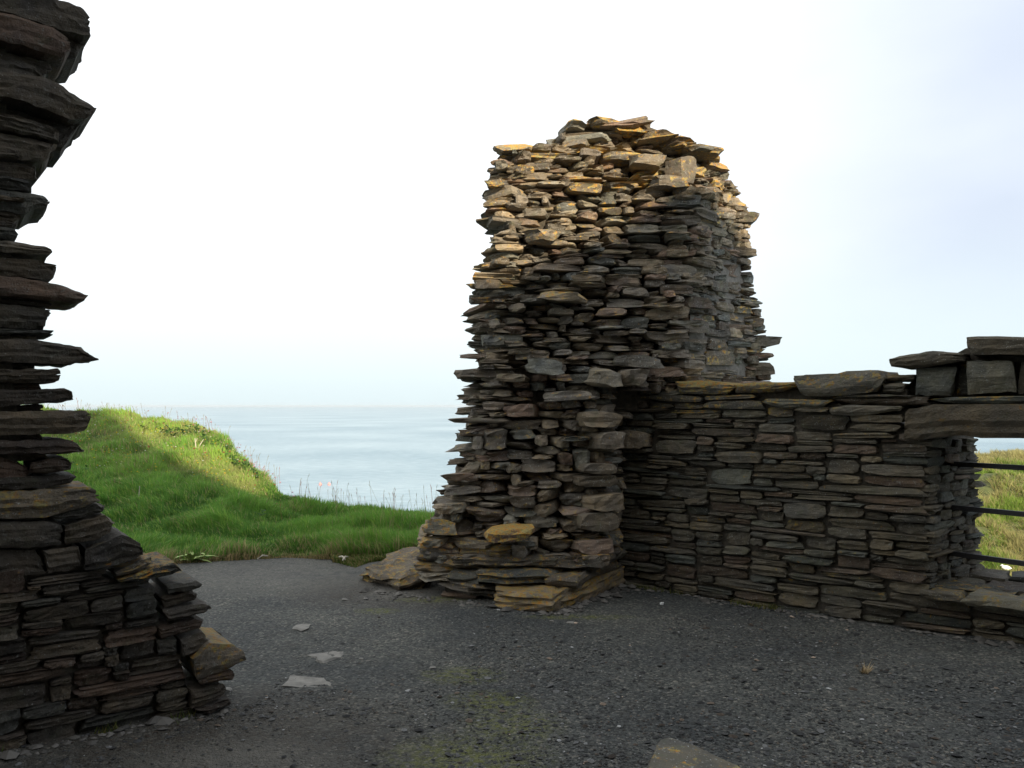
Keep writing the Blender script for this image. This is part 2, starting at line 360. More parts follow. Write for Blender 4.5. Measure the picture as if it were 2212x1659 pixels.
def poly_stone(pts, o, ex, ez, front, depth, rough=.012, nx=18, nz=7, seed=0, bulge=.02):
    """stone whose outline on a wall plane is pts (u, z); ex: wall direction, front: unit vector out of the wall"""
    pts = [Vector((p[0], p[1])) for p in pts]; x0 = min(p.x for p in pts); x1 = max(p.x for p in pts)
    def env(x):
        zs = []
        for i in range(len(pts)):
            a, b = pts[i], pts[(i + 1) % len(pts)]
            if (a.x - x) * (b.x - x) <= 0 and abs(a.x - b.x) > 1e-9: zs.append(lerp(a.y, b.y, (x - a.x) / (b.x - a.x)))
        return (min(zs), max(zs)) if zs else (0, 0)
    H = max(p.y for p in pts) - min(p.y for p in pts); V = []; T = []
    ys = [0, .12, .55, 1.0]; r = np.random.default_rng(seed + 5)
    lay = r.normal(0, 1, nz + 1); lay2 = r.uniform(2, 7); layx = r.normal(0, 1, nz + 1)
    def P(i, k, d):
        t = i / nx; t = .5 - .5 * math.cos(math.pi * t) if True else t
        x = x0 + (x1 - x0) * min(max(t, .004), .996); lo, hi = env(x); s = k / nz
        z = lerp(lo, hi, s)
        edge = min(1, min(t, 1 - t) * 9, min(s, 1 - s) * 3.2 + .15)
        q = Vector((x * 5 + seed, z * 14, seed * 1.7))
        nn = mnoise.noise(q); n2 = mnoise.noise(Vector((x * 22 + seed, z * 60, seed)))
        y = -bulge * (edge - 1) * 1.0 + rough * (nn * 1.6 + n2 * .8 + .35 * lay[k] * (1 + .8 * mnoise.noise(Vector((x * lay2, k * 3.1, seed)))))
        en = min(1, max(0, (t - .62) / .3)) if x1 - x0 > .1 else 0
        x += rough * (.5 * n2 + en * (1.1 * min(.6, max(-1.6, layx[k])) - .3)); z += rough * .9 * mnoise.noise(Vector((x * 18, d * 9 + k, seed + 9)))
        return x, y, z
    idx = {}
    def vid(i, k, j):
        key = (i, k, j)
        if key in idx: return idx[key]
        x, y, z = P(i, k, ys[j])
        yy = y if j == 0 else ys[j] * depth
        if j > 0:
            sh = .03 * mnoise.noise(Vector((x * 3, z * 8, j * 4.3 + seed)))
            x += sh * .5 if 0 < i < nx else sh
        p = o + ex * x + ez * z - front * yy
        idx[key] = len(V); V.append(p); return idx[key]
    def q(a, b, c, d): T.append((a, b, c)); T.append((a, c, d))
    nj = len(ys) - 1
    for i in range(nx):
        for k in range(nz):
            q(vid(i, k, 0), vid(i + 1, k, 0), vid(i + 1, k + 1, 0), vid(i, k + 1, 0))
            q(vid(i + 1, k, nj), vid(i, k, nj), vid(i, k + 1, nj), vid(i + 1, k + 1, nj))
        for j in range(nj):
            q(vid(i, nz, j), vid(i + 1, nz, j), vid(i + 1, nz, j + 1), vid(i, nz, j + 1))
            q(vid(i + 1, 0, j), vid(i, 0, j), vid(i, 0, j + 1), vid(i + 1, 0, j + 1))
    for k in range(nz):
        for j in range(nj):
            q(vid(0, k, j), vid(0, k + 1, j), vid(0, k + 1, j + 1), vid(0, k, j + 1))
            q(vid(nx, k + 1, j), vid(nx, k, j), vid(nx, k, j + 1), vid(nx, k + 1, j + 1))
    return np.array([tuple(v) for v in V]), np.array(T)

def plan_slab(plan, z0, z1, seed=0, rough=.012, layers=4, tilt=(0, 0), round_=.03):
    """flat stone from a plan outline: stacked strata with broken edges"""
    P = [Vector(p) for p in plan]; ring = []
    for i in range(len(P)):
        a, b = P[i], P[(i + 1) % len(P)]; m = max(2, int((b - a).length / .09))
        for k in range(m): ring.append(a.lerp(b, k / m))
    c = sum(ring, Vector((0, 0))) / len(ring); V = []; T = []; n = len(ring); r = random.Random(seed)
    rows = []
    for L in range(layers + 1):
        f = L / layers; s_ = r.uniform(-.02, .02) - (round_ if L in (0, layers) else 0)
        row = []
        for i, p in enumerate(ring):
            d = (p - c).normalized(); nn = mnoise.noise(Vector((p.x * 5, p.y * 5, L * 2.7 + seed)))
            qv = p + d * (s_ + rough * 2.2 * nn + rough * 1.2 * mnoise.noise(Vector((p.x * 19, p.y * 19, L * 7 + seed))))
            z = lerp(z0, z1, f) + rough * .6 * mnoise.noise(Vector((p.x * 9, p.y * 9, seed + L)))
            z += tilt[0] * (qv.x - c.x) + tilt[1] * (qv.y - c.y)
            row.append(len(V)); V.append((qv.x, qv.y, z))
        rows.append(row)
    # inner top rings
    prev = rows[-1]
    for s_ in (.7, .35):
        row = []
        for i, p in enumerate(ring):
            qv = c + (p - c) * s_; z = z1 + rough * .9 * mnoise.noise(Vector((qv.x * 7, qv.y * 7, seed))) + tilt[0] * (qv.x - c.x) + tilt[1] * (qv.y - c.y)
            row.append(len(V)); V.append((qv.x, qv.y, z))
        rows.append(row)
    V.append((c.x, c.y, z1)); top = len(V) - 1; V.append((c.x, c.y, z0)); bot = len(V) - 1
    for A, B in zip(rows, rows[1:]):
        for i in range(n):
            j = (i + 1) % n; T.append((A[i], A[j], B[j])); T.append((A[i], B[j], B[i]))
    for i in range(n):
        j = (i + 1) % n; T.append((rows[-1][i], rows[-1][j], top)); T.append((rows[0][j], rows[0][i], bot))
    V = np.array(V); T = np.array(T)
    area = sum(ring[i].x * ring[(i + 1) % n].y - ring[(i + 1) % n].x * ring[i].y for i in range(n))
    if area < 0: T = T[:, ::-1]
    return V, T

def add_part(name, VT, mat, root, **props):
    v, t = VT; me = mesh_arr(name, v - np.array(root.location), t, mat); return mk(name, me, root, **props)

# ------------------------------------------------------------------ wall geometry
W0 = Vector((.98, 7.5, 0)); WD = Vector((.7826, -.6225, 0)).normalized(); WN = Vector((WD.y, -WD.x, 0))   # WN points at the camera side
JU = 2.54                                                   # window jamb
def on_wall(x, y, off=0.0):
    """photo point -> (u, z) on the wall's front plane"""
    p0 = Vector((0, 0, EYE)); d = at(x, y, 1.0) - p0; q = W0 + WN * off
    t = (q - p0).dot(WN) / d.dot(WN); p = p0 + d * t; return (p - q).dot(WD), p.z
P0 = Vector((-2.4, 3.85, 0)); PD = Vector((.87, .60, 0)).normalized(); PN = Vector((PD.y, -PD.x, 0))
def on_pier(x, y, off=0.0):
    p0 = Vector((0, 0, EYE)); d = at(x, y, 1.0) - p0; q = P0 + PN * off
    t = (q - p0).dot(PN) / d.dot(PN); p = p0 + d * t; return (p - q).dot(PD), p.z
UP = Vector((0, 0, 1))

# ------------------------------------------------------------------ terrain
EDGE = [(-1.2, 7.6), (-.7, 8.0), (-.45, 8.35), (-.397, 8.54), (-.35, 8.73), (-.27, 8.95), (-.2, 8.8), (-.14, 8.9), (-.1, 9.1), (0, 9.0), (.1, 9.2)]
CREST = [(-1.3, 19, 1.5), (-.62, 18.7, 1.44), (-.562, 18.5, 1.42), (-.512, 18.2, 1.36), (-.478, 18, 1.33), (-.434, 17.5, 1.22), (-.411, 17.2, 1.20), (-.372, 16.5, 1.06), (-.344, 15.5, .80),
         (-.322, 14.5, .52), (-.30, 14, .30), (-.283, 13.2, .16), (-.255, 12.8, .10), (-.227, 12.3, .02), (-.18, 12, .04), (-.143, 12, .0), (-.10, 12, -.08), (0, 11.8, -.1), (.1, 11.5, -.1), (.2, 9, -.1)]
def ye(a):
    base = np.interp(a, [e[0] for e in EDGE], [e[1] for e in EDGE])
    # right of the tower the ground starts behind the wall
    den = 1 * WN.y + a * WN.x; wl = (W0.dot(WN)) / np.where(np.abs(den) < 1e-3, 1e-3, den)
    wy = np.clip(wl + .75, 5.5, 12)
    return np.where(a > .15, wy, base)
def crest(a):
    yc = np.interp(a, [e[0] for e in CREST], [e[1] for e in CREST]); zc = np.interp(a, [e[0] for e in CREST], [e[2] for e in CREST])
    y0 = ye(a); yc = np.where(a > .15, y0 + .9, yc); return yc, zc
def hbank(x, y):
    x = np.asarray(x, float); y = np.asarray(y, float); a = x / np.maximum(y, .1); y0 = ye(a); yc, zc = crest(a)
    t = (y - y0) / (yc - y0); tc_ = np.clip(t, 0, 1)
    k = np.where(zc > .3, 1.35, 1.0)
    h = zc * (tc_ ** k) * (1 - .18 * tc_ * 0) + .05 * sstep(0, .06, t)
    h = h - .02
    h = h + (fbm(x * .9 + 5, y * .9, 4) * .12 + fbm(x * 3.1, y * 3.1 + 9, 3) * .05) * sstep(0, .15, t)
    dy = np.maximum(y - yc, 0); h = h - np.minimum(.10 * dy + .38 * dy ** 1.6, 17)
    return h

def grid_mesh(name, A, Y, Z, X, mat, smooth=True):
    ny, nx = X.shape; v = np.stack([X.ravel(), Y.ravel(), Z.ravel()], 1)
    i = np.arange(ny * nx).reshape(ny, nx); q = np.stack([i[:-1, :-1].ravel(), i[:-1, 1:].ravel(), i[1:, 1:].ravel(), i[1:, :-1].ravel()], 1)
    return mesh_arr(name, v, q, mat, smooth)

# sea
sm, t, p = newmat('sea_water')
geo = N(t, 'ShaderNodeNewGeometry'); mp = N(t, 'ShaderNodeMapping'); mp.inputs['Scale'].default_value = (.25, .6, 1); Lk(t, geo.outputs['Position'], mp.inputs[0])
wn = noise_(t, mp.outputs[0], 1.0, 6, .6); big = noise_(t, geo.outputs['Position'], .012, 4, .5)
rc = ramp(t, [(.38, (.17, .27, .33)), (.6, (.34, .44, .49))]); wm = math_(t, 'ADD', math_(t, 'MULTIPLY', big, .5), math_(t, 'MULTIPLY', wn, .5)); Lk(t, wm, rc.inputs[0]); Lk(t, rc.outputs[0], p.inputs['Base Color'])
p.inputs['Roughness'].default_value = .35; p.inputs['IOR'].default_value = 1.33; p.inputs['Specular IOR Level'].default_value = .4
b = N(t, 'ShaderNodeBump', inp={'Strength': .9, 'Distance': .6}); Lk(t, wn, b.inputs['Height']); Lk(t, b.outputs[0], p.inputs['Normal'])
SEA = -14.0
v = [(-20000, -60, SEA), (20000, -60, SEA), (20000, 20000, SEA), (-20000, 20000, SEA)]
mk('sea', mesh_arr('sea', v, [(0, 1, 2, 3)], sm), kind='structure')

# sea air
hb = bpy.data.materials.new('sea_air'); hb.use_nodes = True; ht_ = hb.node_tree; ht_.nodes.clear()
ho = N(ht_, 'ShaderNodeOutputMaterial'); hp = N(ht_, 'ShaderNodeVolumePrincipled', inp={'Density': .00005, 'Color': (.93, .97, 1, 1), 'Anisotropy': .2}); Lk(ht_, hp.outputs[0], ho.inputs['Volume'])
bx = [(x, y, z) for x in (-20500, 20500) for y in (-70, 20500) for z in (-15.2, 12.5)]
mk('haze', mesh_arr('haze', bx, [(0, 1, 3, 2), (4, 6, 7, 5), (0, 4, 5, 1), (2, 3, 7, 6), (0, 2, 6, 4), (1, 5, 7, 3)], hb), kind='stuff')

# grassy bank (terrain)
aa = np.linspace(-1.25, 1.05, 340); ss = np.concatenate([np.linspace(-.1, 1, 110), 1 + np.linspace(.02, 1, 24) ** 1.5 * 2.6])
AA, S = np.meshgrid(aa, ss); yy0 = ye(AA); yyc, _ = crest(AA); YY = yy0 + (yyc - yy0) * np.where(S < 1, S, 1) + np.where(S > 1, (S - 1) * 5.5, 0); XX = AA * YY
me = grid_mesh('grass_bank', AA, YY, hbank(XX, YY), XX, M_TURF); mk('grass_bank', me, kind='structure')

# gravel court
gx = np.linspace(-7, 7.5, 180); gy = np.linspace(-4.5, 10.5, 180); GX, GY = np.meshgrid(gx, gy)
GZ = fbm(GX * .8, GY * .8, 4) * .03 + fbm(GX * 5, GY * 5, 2) * .006
ny, nx = GX.shape; ii = np.arange(ny * nx).reshape(ny, nx); cxm = (GX[:-1, :-1] + GX[1:, 1:]) / 2; cym = (GY[:-1, :-1] + GY[1:, 1:]) / 2
beyond = (cxm - W0.x) * WN.x + (cym - W0.y) * WN.y           # negative behind the wall
keep = ~((beyond < -.45) & (cxm > .7))
keep &= (cym < ye(cxm / np.maximum(cym, .5)) + .9) | (cym < 4)
q = np.stack([ii[:-1, :-1], ii[:-1, 1:], ii[1:, 1:], ii[1:, :-1]], -1)[keep]
mk('gravel_ground', mesh_arr('gravel_ground', np.stack([GX.ravel(), GY.ravel(), GZ.ravel()], 1), q, M_GRAVEL, True), kind='structure')
def gz(x, y): return float(fbm(x * .8, y * .8, 4) * .03)

# slate chips lying on the gravel
def scatter(base_v, base_t, pos, yaw, scl, tiltx=None, col=None):
    n = len(pos); c, s_ = np.cos(yaw), np.sin(yaw); bv = base_v[None] * scl[:, None, :]
    if tiltx is not None:
        ct, st_ = np.cos(tiltx)[:, None], np.sin(tiltx)[:, None]; y = bv[..., 1] * ct - bv[..., 2] * st_; z = bv[..., 1] * st_ + bv[..., 2] * ct
        bv = np.stack([bv[..., 0], y, z], -1)
    x = bv[..., 0] * c[:, None] - bv[..., 1] * s_[:, None]; y = bv[..., 0] * s_[:, None] + bv[..., 1] * c[:, None]
    V = np.stack([x, y, bv[..., 2]], -1) + pos[:, None, :]
    T = base_t[None] + (np.arange(n) * len(base_v))[:, None, None]
    C = np.repeat(col, len(base_v), axis=0) if col is not None else None
    return V.reshape(-1, 3), T.reshape(-1, 3), C
chip_v = np.array([(-.5, -.1, 0), (-.2, -.45, .1), (.4, -.35, -.1), (.55, .1, .1), (.1, .5, 0), (-.4, .35, .1), (0, 0, .6), (0, 0, -.5)], float)
chip_t = np.array([(i, (i + 1) % 6, 6) for i in range(6)] + [((i + 1) % 6, i, 7) for i in range(6)])
n = 60000
cy = 3.2 + 6.3 * rng.random(n) ** 1.5; ca = rng.uniform(-.6, .72, n); cx = ca * cy
ok = (((cx - W0.x) * WN.x + (cy - W0.y) * WN.y > .02) | (cx < .6)) & ((cx - P0.x) * PN.x + (cy - P0.y) * PN.y > .0) | (cx > -1.4) & (cx < .5)
ok &= (cy < ye(ca)); ok &= ~((cx > 1.0) & ((cx - W0.x) * WN.x + (cy - W0.y) * WN.y < .02))
patch = fbm(cx * 1.1, cy * 1.1, 3); ok &= rng.random(n) < np.clip(.55 + patch * 1.3 + np.where(cx > -.3, .25, -.25), .08, 1)
cx, cy = cx[ok], cy[ok]; n = len(cx)
sz = rng.uniform(.005, .013, n) * np.where(rng.random(n) < .10, rng.uniform(1.5, 3.2, n), 1)
pos = np.stack([cx, cy, fbm(cx * .8, cy * .8, 4) * .03 + .002 + sz * .06], 1)
g = rng.choice([.03, .055, .09, .15, .32], n, p=[.29, .36, .25, .08, .02]) * rng.uniform(.8, 1.2, n); hue = rng.random(n)
col = np.stack([g * np.where(hue < .12, 1.3, 1), g * 1.0, g * np.where(hue < .12, .75, .97), np.ones(n)], 1)
V_, T_, C_ = scatter(chip_v, chip_t, pos, rng.uniform(0, 6.3, n), np.stack([sz * 1.3, sz, sz * .45], 1), rng.uniform(-.35, .35, n), col)
mk('slate_chips', mesh_arr('slate_chips', V_, T_, M_CHIP, False, C_), kind='stuff', label='loose dark slate chips scattered over the gravel court', category='gravel')

# ------------------------------------------------------------------ tower
def X_(xd, d): return (xd - CX) / F * d
def sec(rows):
    out = []
    for z, bx, bd, mx_, md, cx_, cd, ex_, ed, adx in rows:
        out.append((z, [Vector((X_(bx + adx, 8.05), 8.05)), Vector((X_(bx, bd), bd)), Vector((X_(mx_, md), md)), Vector((X_(cx_, cd), cd)), Vector((X_(ex_, ed), ed))]))
    return out
# z, B x/depth, M x/depth, C x/depth, E x/depth, A shift   (x in photo units)
LOW = sec([(0, 927, 6.95, 1130, 6.78, 1308, 6.92, 1340, 7.5, 14), (.2, 920, 6.98, 1125, 6.78, 1305, 6.92, 1340, 7.5, 14), (.45, 928, 7.02, 1125, 6.90, 1298, 6.97, 1342, 7.5, 14),
           (.7, 960, 7.05, 1130, 6.98, 1292, 7.0, 1342, 7.5, 12), (.94, 988, 7.06, 1135, 7.0, 1290, 7.02, 1344, 7.5, 10), (1.27, 1011, 7.08, 1140, 7.02, 1288, 7.03, 1346, 7.5, 10), (1.85, 1030, 7.1, 1150, 7.06, 1300, 7.08, 1350, 7.5, 10)])
UPP = sec([(1.6, 1027, 7.1, 1240, 7.12, 1468, 7.25, 1666, 8.1, 8), (2.03, 1035, 7.12, 1240, 7.16, 1476, 7.27, 1662, 8.1, 8), (2.31, 1035, 7.15, 1245, 7.2, 1480, 7.29, 1654, 8.1, 8),
           (2.63, 1041, 7.18, 1250, 7.24, 1488, 7.32, 1642, 8.1, 8), (2.8, 1055, 7.2, 1255, 7.27, 1492, 7.34, 1626, 8.1, 8), (3.12, 1077, 7.25, 1260, 7.32, 1500, 7.37, 1618, 8.1, 8),
           (3.36, 1075, 7.3, 1262, 7.36, 1506, 7.4, 1622, 8.1, 8), (3.54, 1077, 7.33, 1265, 7.4, 1512, 7.43, 1618, 8.1, 8), (3.66, 1070, 7.38, 1270, 7.44, 1520, 7.58, 1604, 8.15, 8), (3.8, 1079, 7.42, 1275, 7.5, 1512, 7.75, 1592, 8.15, 10),
           (3.92, 1112, 7.48, 1280, 7.58, 1492, 7.8, 1570, 8.2, 15), (4.04, 1179, 7.58, 1290, 7.66, 1450, 7.85, 1540, 8.2, 20), (4.15, 1239, 7.68, 1305, 7.75, 1410, 7.9, 1490, 8.2, 20), (4.26, 1289, 7.8, 1318, 7.82, 1370, 7.95, 1410, 8.15, 20)])
def sect(S_, z):
    if z <= S_[0][0]: return S_[0][1]
    for (za, pa), (zb, pb) in zip(S_, S_[1:]):
        if z <= zb: f = (z - za) / (zb - za); return [a.lerp(b, f) for a, b in zip(pa, pb)]
    return S_[-1][1]
def surf(S_, nodes, s, z):
    pts = sect(S_, z)
    s = min(max(s, nodes[0]), nodes[-1] - 1e-6)
    for i in range(len(nodes) - 1):
        if s < nodes[i + 1] or i == len(nodes) - 2:
            f = (s - nodes[i]) / (nodes[i + 1] - nodes[i]); a, b = pts[i], pts[i + 1]
            return a.lerp(b, f), (b - a).normalized(), (b - a).length / (nodes[i + 1] - nodes[i])
tower = empty('ruined_tower', (.5, 7.5, 0), label='tall stub of drystone masonry with a sunlit domed top, left of the low wall', category='ruin')
TM = Mason(tower, M_ST, M_STU)

def place_tower(S_, nodes, bricks, seed, upper):
    r = random.Random(seed); cs = nodes[3]
    for (sa, sb, za, zb) in bricks:
        sm_ = (sa + sb) / 2; zc = (za + zb) / 2; p, tg, sc_ = surf(S_, nodes, sm_, zc)
        pa, ta, _ = surf(S_, nodes, sa, zc); pb, tb, _ = surf(S_, nodes, sb, zc)
        ch = pb - pa; L = max(.05, ch.length); tg = ch.normalized() if L > .06 else tg; p = (pa + pb) / 2
        ang = math.atan2(tg.y, tg.x); nrm = Vector((math.sin(ang), -math.cos(ang), 0))
        H = zb - za; side = sm_ > cs + .12; corner = abs(sm_ - cs) < .2
        top = upper and zc > 3.55
        D = r.uniform(.32, .46) + (.25 if top else 0)
        if side and upper:
            yaw = r.gauss(0, .07); prot = r.uniform(-.012, .022) + (.03 if sm_ > nodes[-1] - .25 else 0); lib = LIB_F if r.random() < .7 else LIB_R; pitch = r.gauss(0, .04)
        else:
            yaw = r.gauss(0, .24); prot = r.uniform(-.02, .10) + (.04 if r.random() < .15 else 0); lib = LIB_R if r.random() < .62 else LIB_F; pitch = r.gauss(.02, .06)
            if corner: yaw *= .5; prot += .03
        if sm_ < nodes[1] + .1: prot += r.uniform(0, .10)
        roll = r.gauss(0, .035)
        if top: roll = r.gauss(0, .06)
        loc = Vector((p.x, p.y, 0)) - nrm * (D / 2 - prot); loc.z = zc
        dim = (L * r.uniform(1.0, 1.14), D, H * r.uniform(.96, 1.1))
        lic = (.55 + .45 * min(1, (zc - 3.3) / .8) if zc > 3.3 else .42 if zc > 2.9 and sm_ < 1.4 else .30 if zc > 2.3 and sm_ < .9 else (.5 if zc < .6 else .22)) + r.uniform(-.25, .2)
        if side and upper and zc < 3.3: lic = r.choice((0, 0, .1, .35, .6))
        vis = .25 if (sm_ < nodes[1] - .15) else 1
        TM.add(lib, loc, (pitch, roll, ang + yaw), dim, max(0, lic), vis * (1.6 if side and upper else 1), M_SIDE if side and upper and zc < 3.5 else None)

NL = [0, .5, 1.25, 2.0, 2.62]; NU = [0, .45, 1.45, 2.4, 3.5]
bl = pack(.15, NL[-1], lambda s: 1.66 + .06 * math.sin(s * 4), lambda s: .30 + .02 * math.sin(s * 9), (.14, .40), (.040, .112), seed=4, big=.10)
place_tower(LOW, NL, bl, 5, False)
bu = pack(.1, NU[-1], lambda s: 4.28, lambda s: 1.66 if s < 1.0 else 1.71 + .02 * math.sin(s * 7), (.12, .36), (.034, .088), seed=8, big=.06)
place_tower(UPP, NU, bu, 9, True)
# cap stones on the summit
r = random.Random(77)
for k in range(46):
    sx_, z_ = r.uniform(1120, 1560), 0
    zt = float(np.interp(sx_, [1100, 1190, 1260, 1320, 1400, 1480, 1560], [3.90, 4.12, 4.20, 4.24, 4.16, 4.08, 3.94])); d_ = r.uniform(7.65, 8.2)
    TM.add(LIB_R, (X_(sx_, d_), d_, zt + r.uniform(-.06, .03)), (r.gauss(0, .05), r.gauss(0, .05), r.uniform(0, 3.1)), (r.uniform(.2, .42), r.uniform(.2, .34), r.uniform(.04, .085)), r.uniform(.6, 1.1), 1.0)
# named landmarks: long through-stones that stick out of the ragged left edge, the upright block near the top, boulders above the jamb
def spike(x0, y0, x1, y1, d, thick, lic=.3, lib=LIB_R, dep=.2, yaw=0.0, roll=None):
    a = at(x0, y0, d); b_ = at(x1, y1, d); c = (a + b_) / 2; L = (b_ - a).length; ro = math.atan2((b_ - a).z, (b_ - a).x) if roll is None else roll
    TM.add(lib, c, (0, -ro, yaw), (L, dep, thick), lic, 5)
for a in ((978, 808, 1120, 808, 7.2, .085, .1), (967, 908, 1110, 908, 7.12, .055, .1), (1006, 622, 1120, 618, 7.3, .06, .8), (1016, 652, 1100, 646, 7.3, .06, .5), (1003, 716, 1080, 712, 7.25, .07, .2),
          (952, 1032, 1040, 1028, 7.1, .07, .2), (958, 1062, 1040, 1055, 7.1, .06, .2), (1042, 441, 1110, 438, 7.35, .07, .7), (1045, 398, 1100, 402, 7.35, .08, .6), (1064, 326, 1150, 320, 7.5, .07, .8),
          (910, 1135, 990, 1140, 7.02, .15, .8), (910, 1170, 960, 1172, 7.05, .07, .8), (990, 770, 1070, 768, 7.2, .05, .2), (932, 1100, 1000, 1102, 7.05, .10, .4), (1030, 578, 1100, 572, 7.3, .05, .8)): spike(*a)
for a in ((1560, 478, 1632, 473, 8.12, .12, .5), (1590, 742, 1680, 738, 8.14, .10, .2), (1580, 800, 1668, 797, 8.1, .13, .1), (1560, 547, 1628, 550, 8.12, .08, .2), (1570, 700, 1646, 700, 8.12, .10, .5), (1590, 772, 1662, 770, 8.12, .07, .2)): spike(*a, LIB_F, .34)
c = at(1470, 372, 7.45); TM.add(LIB_F, c, (0, .05, .75), (.24, .2, .27), .45, 9)
for (x, y, d, L, H, yaw, lic) in ((1303, 815, 7.02, .26, .17, .5, .2), (1368, 815, 7.06, .24, .15, .3, .1), (1375, 782, 7.1, .42, .12, .1, .1), (1175, 792, 7.0, .3, .14, .3, .1), (1228, 855, 6.98, .45, .09, .05, .2),
                          (1170, 512, 7.2, .3, .13, .7, .6), (1215, 640, 7.1, .44, .1, -.1, .6), (1100, 1152, 6.75, .42, .13, 0, .9), (1440, 395, 7.4, .35, .14, .3, .6), (1395, 350, 7.45, .33, .13, .2, .4)):
    TM.add(LIB_R, at(x, y, d), (0.05, random.uniform(-.08, .08), yaw), (L, .3, H), lic, 9)
# alternating corner stones of the upper part
zq = 1.84; q_ = 0; r = random.Random(19)
while zq < 3.52:
    h_ = r.uniform(.06, .12); P_, _, _ = surf(UPP, NU, NU[3], zq + h_ / 2); fr_, t1, _ = surf(UPP, NU, NU[3] - .1, zq); _, t2, _ = surf(UPP, NU, NU[3] + .1, zq)
    tt = t1 if q_ % 2 == 0 else t2; L_ = r.uniform(.3, .46); a_ = math.atan2(tt.y, tt.x); nn = Vector((math.sin(a_), -math.cos(a_), 0)); sgn = -1 if q_ % 2 == 0 else 1
    p = Vector((P_.x, P_.y, zq + h_ / 2)) + Vector((tt.x, tt.y, 0)) * (sgn * (L_ / 2 - .05)) - nn * (.17 - .06)
    TM.add(LIB_F, p, (r.gauss(0, .03), r.gauss(0, .03), a_ + r.gauss(0, .06)), (L_, .34, h_ * 1.02), .1, 8)
    zq += h_; q_ += 1
# jamb quoins
for (x, y, L, H, yaw, lic) in ((1288, 905, .36, .15, .2, .3), (1300, 950, .26, .17, .4, .25), (1288, 1082, .34, .15, .5, .2), (1275, 1122, .36, .16, .4, .1), (1275, 1035, .34, .10, .3, .1), (1272, 1175, .34, .12, .35, .1), (1280, 1010, .30, .09, .3, .2)):
    TM.add(LIB_F, at(x, y, 7.05), (0, 0, yaw), (L, .4, H), lic, 9)
c = at(1380, 948, 7.42); TM.add(LIB_F, c, (0, 0, -.67), (.26, .3, .16), .3, 9)
TM.forced = 14
TM.build(298)
# earth and mortar core the stones are bedded in
def core_loft(S_, inset, name, mat, backd):
    V = []; T = []; rows = []
    for z, _ in S_:
        pts = sect(S_, z); pts = [p.copy() for p in pts] + [Vector((pts[4].x - .1, max(pts[4].y, backd))), Vector((pts[0].x + .1, max(pts[0].y, backd)))]
        fine = []
        for i in range(len(pts)):
            for k in range(4): fine.append(pts[i].lerp(pts[(i + 1) % len(pts)], k / 4))
        c = sum(fine, Vector((0, 0))) / len(fine); row = []
        for p in fine:
            d = c - p; q_ = p + d.normalized() * min(inset, d.length * .7); row.append(len(V)); V.append((q_.x, q_.y, z - .04))
        rows.append(row)
    n = len(rows[0])
    for A, B in zip(rows, rows[1:]):
        for i in range(n): j = (i + 1) % n; T.append((A[i], A[j], B[j])); T.append((A[i], B[j], B[i]))
    for row, flip in ((rows[0], 1), (rows[-1], 0)):
        c = np.mean([V[i] for i in row], 0); V.append(tuple(c)); k = len(V) - 1
        for i in range(n): a, b_ = row[i], row[(i + 1) % n]; T.append((b_, a, k) if flip else (a, b_, k))
    return np.array(V), np.array(T)
add_part('rubble_core', core_loft(LOW, .17, 'core', M_CORE, 8.1), M_CORE, tower)
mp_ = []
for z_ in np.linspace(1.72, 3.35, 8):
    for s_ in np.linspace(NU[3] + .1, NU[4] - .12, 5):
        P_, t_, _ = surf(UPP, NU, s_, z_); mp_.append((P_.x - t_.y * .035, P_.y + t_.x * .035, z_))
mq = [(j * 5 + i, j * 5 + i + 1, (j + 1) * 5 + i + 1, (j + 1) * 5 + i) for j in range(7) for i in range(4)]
mk('mortar_bed', mesh_arr('mortar_bed', np.array(mp_) - np.array(tower.location), mq, M_SKYMORT), tower)
add_part('rubble_core', core_loft(UPP, .19, 'core', M_CORE, 8.3), M_CORE, tower)
# big foundation slabs
M_SLAB = stone_mat('foundation_stone', gain=.85, bump=1.3)
slabs = [([(-.13, 6.63), (.12, 6.5), (.31, 6.46), (.62, 6.85), (1.0, 7.45), (.5, 7.5), (-.1, 7.2)], .0, .15, .62, 6),
         ([(.27, 6.72), (.52, 6.62), (.64, 6.9), (.95, 7.35), (.9, 7.5), (.25, 7.1)], .15, .245, .45, 3),
         ([(-.30, 6.82), (-.05, 6.72), (.30, 6.74), (.40, 6.95), (.2, 7.2), (-.3, 7.2)], .17, .27, .5, 5),
         ([(-.52, 6.95), (-.28, 6.85), (-.2, 7.1), (-.5, 7.3)], .14, .24, .4, 3),
         ([(-.62, 7.0), (-.45, 6.92), (.0, 6.95), (.1, 7.3), (-.6, 7.4)], .26, .36, .5, 3),
         ([(.2, 6.86), (.72, 6.82), (.98, 7.3), (.9, 7.5), (.2, 7.3)], .26, .37, .4, 4),
         ([(-.45, 6.98), (-.1, 6.84), (.05, 6.9), (.0, 7.2), (-.4, 7.3)], .36, .44, .7, 4),
         ([(-.76, 7.08), (-.5, 6.98), (-.45, 7.3), (-.72, 7.5)], .36, .45, .5, 3), ([(-.84, 7.12), (-.55, 6.98), (-.28, 7.0), (-.3, 7.4), (-.78, 7.7)], .19, .27, .55, 4),
         ([(-.80, 7.14), (-.48, 6.99), (-.2, 6.97), (-.3, 7.4), (-.75, 7.7)], .27, .36, .45, 4), ([(-.5, 6.9), (-.2, 6.8), (.35, 6.80), (.45, 7.1), (-.45, 7.3)], .29, .36, .5, 4)]
for k, (pl, z0, z1, lic, ly) in enumerate(slabs):
    add_part('foundation_slab', plan_slab(pl, z0, z1, seed=20 + k, rough=.022, layers=ly, tilt=(0.01, .02)), M_SLAB, tower, lichen=lic)

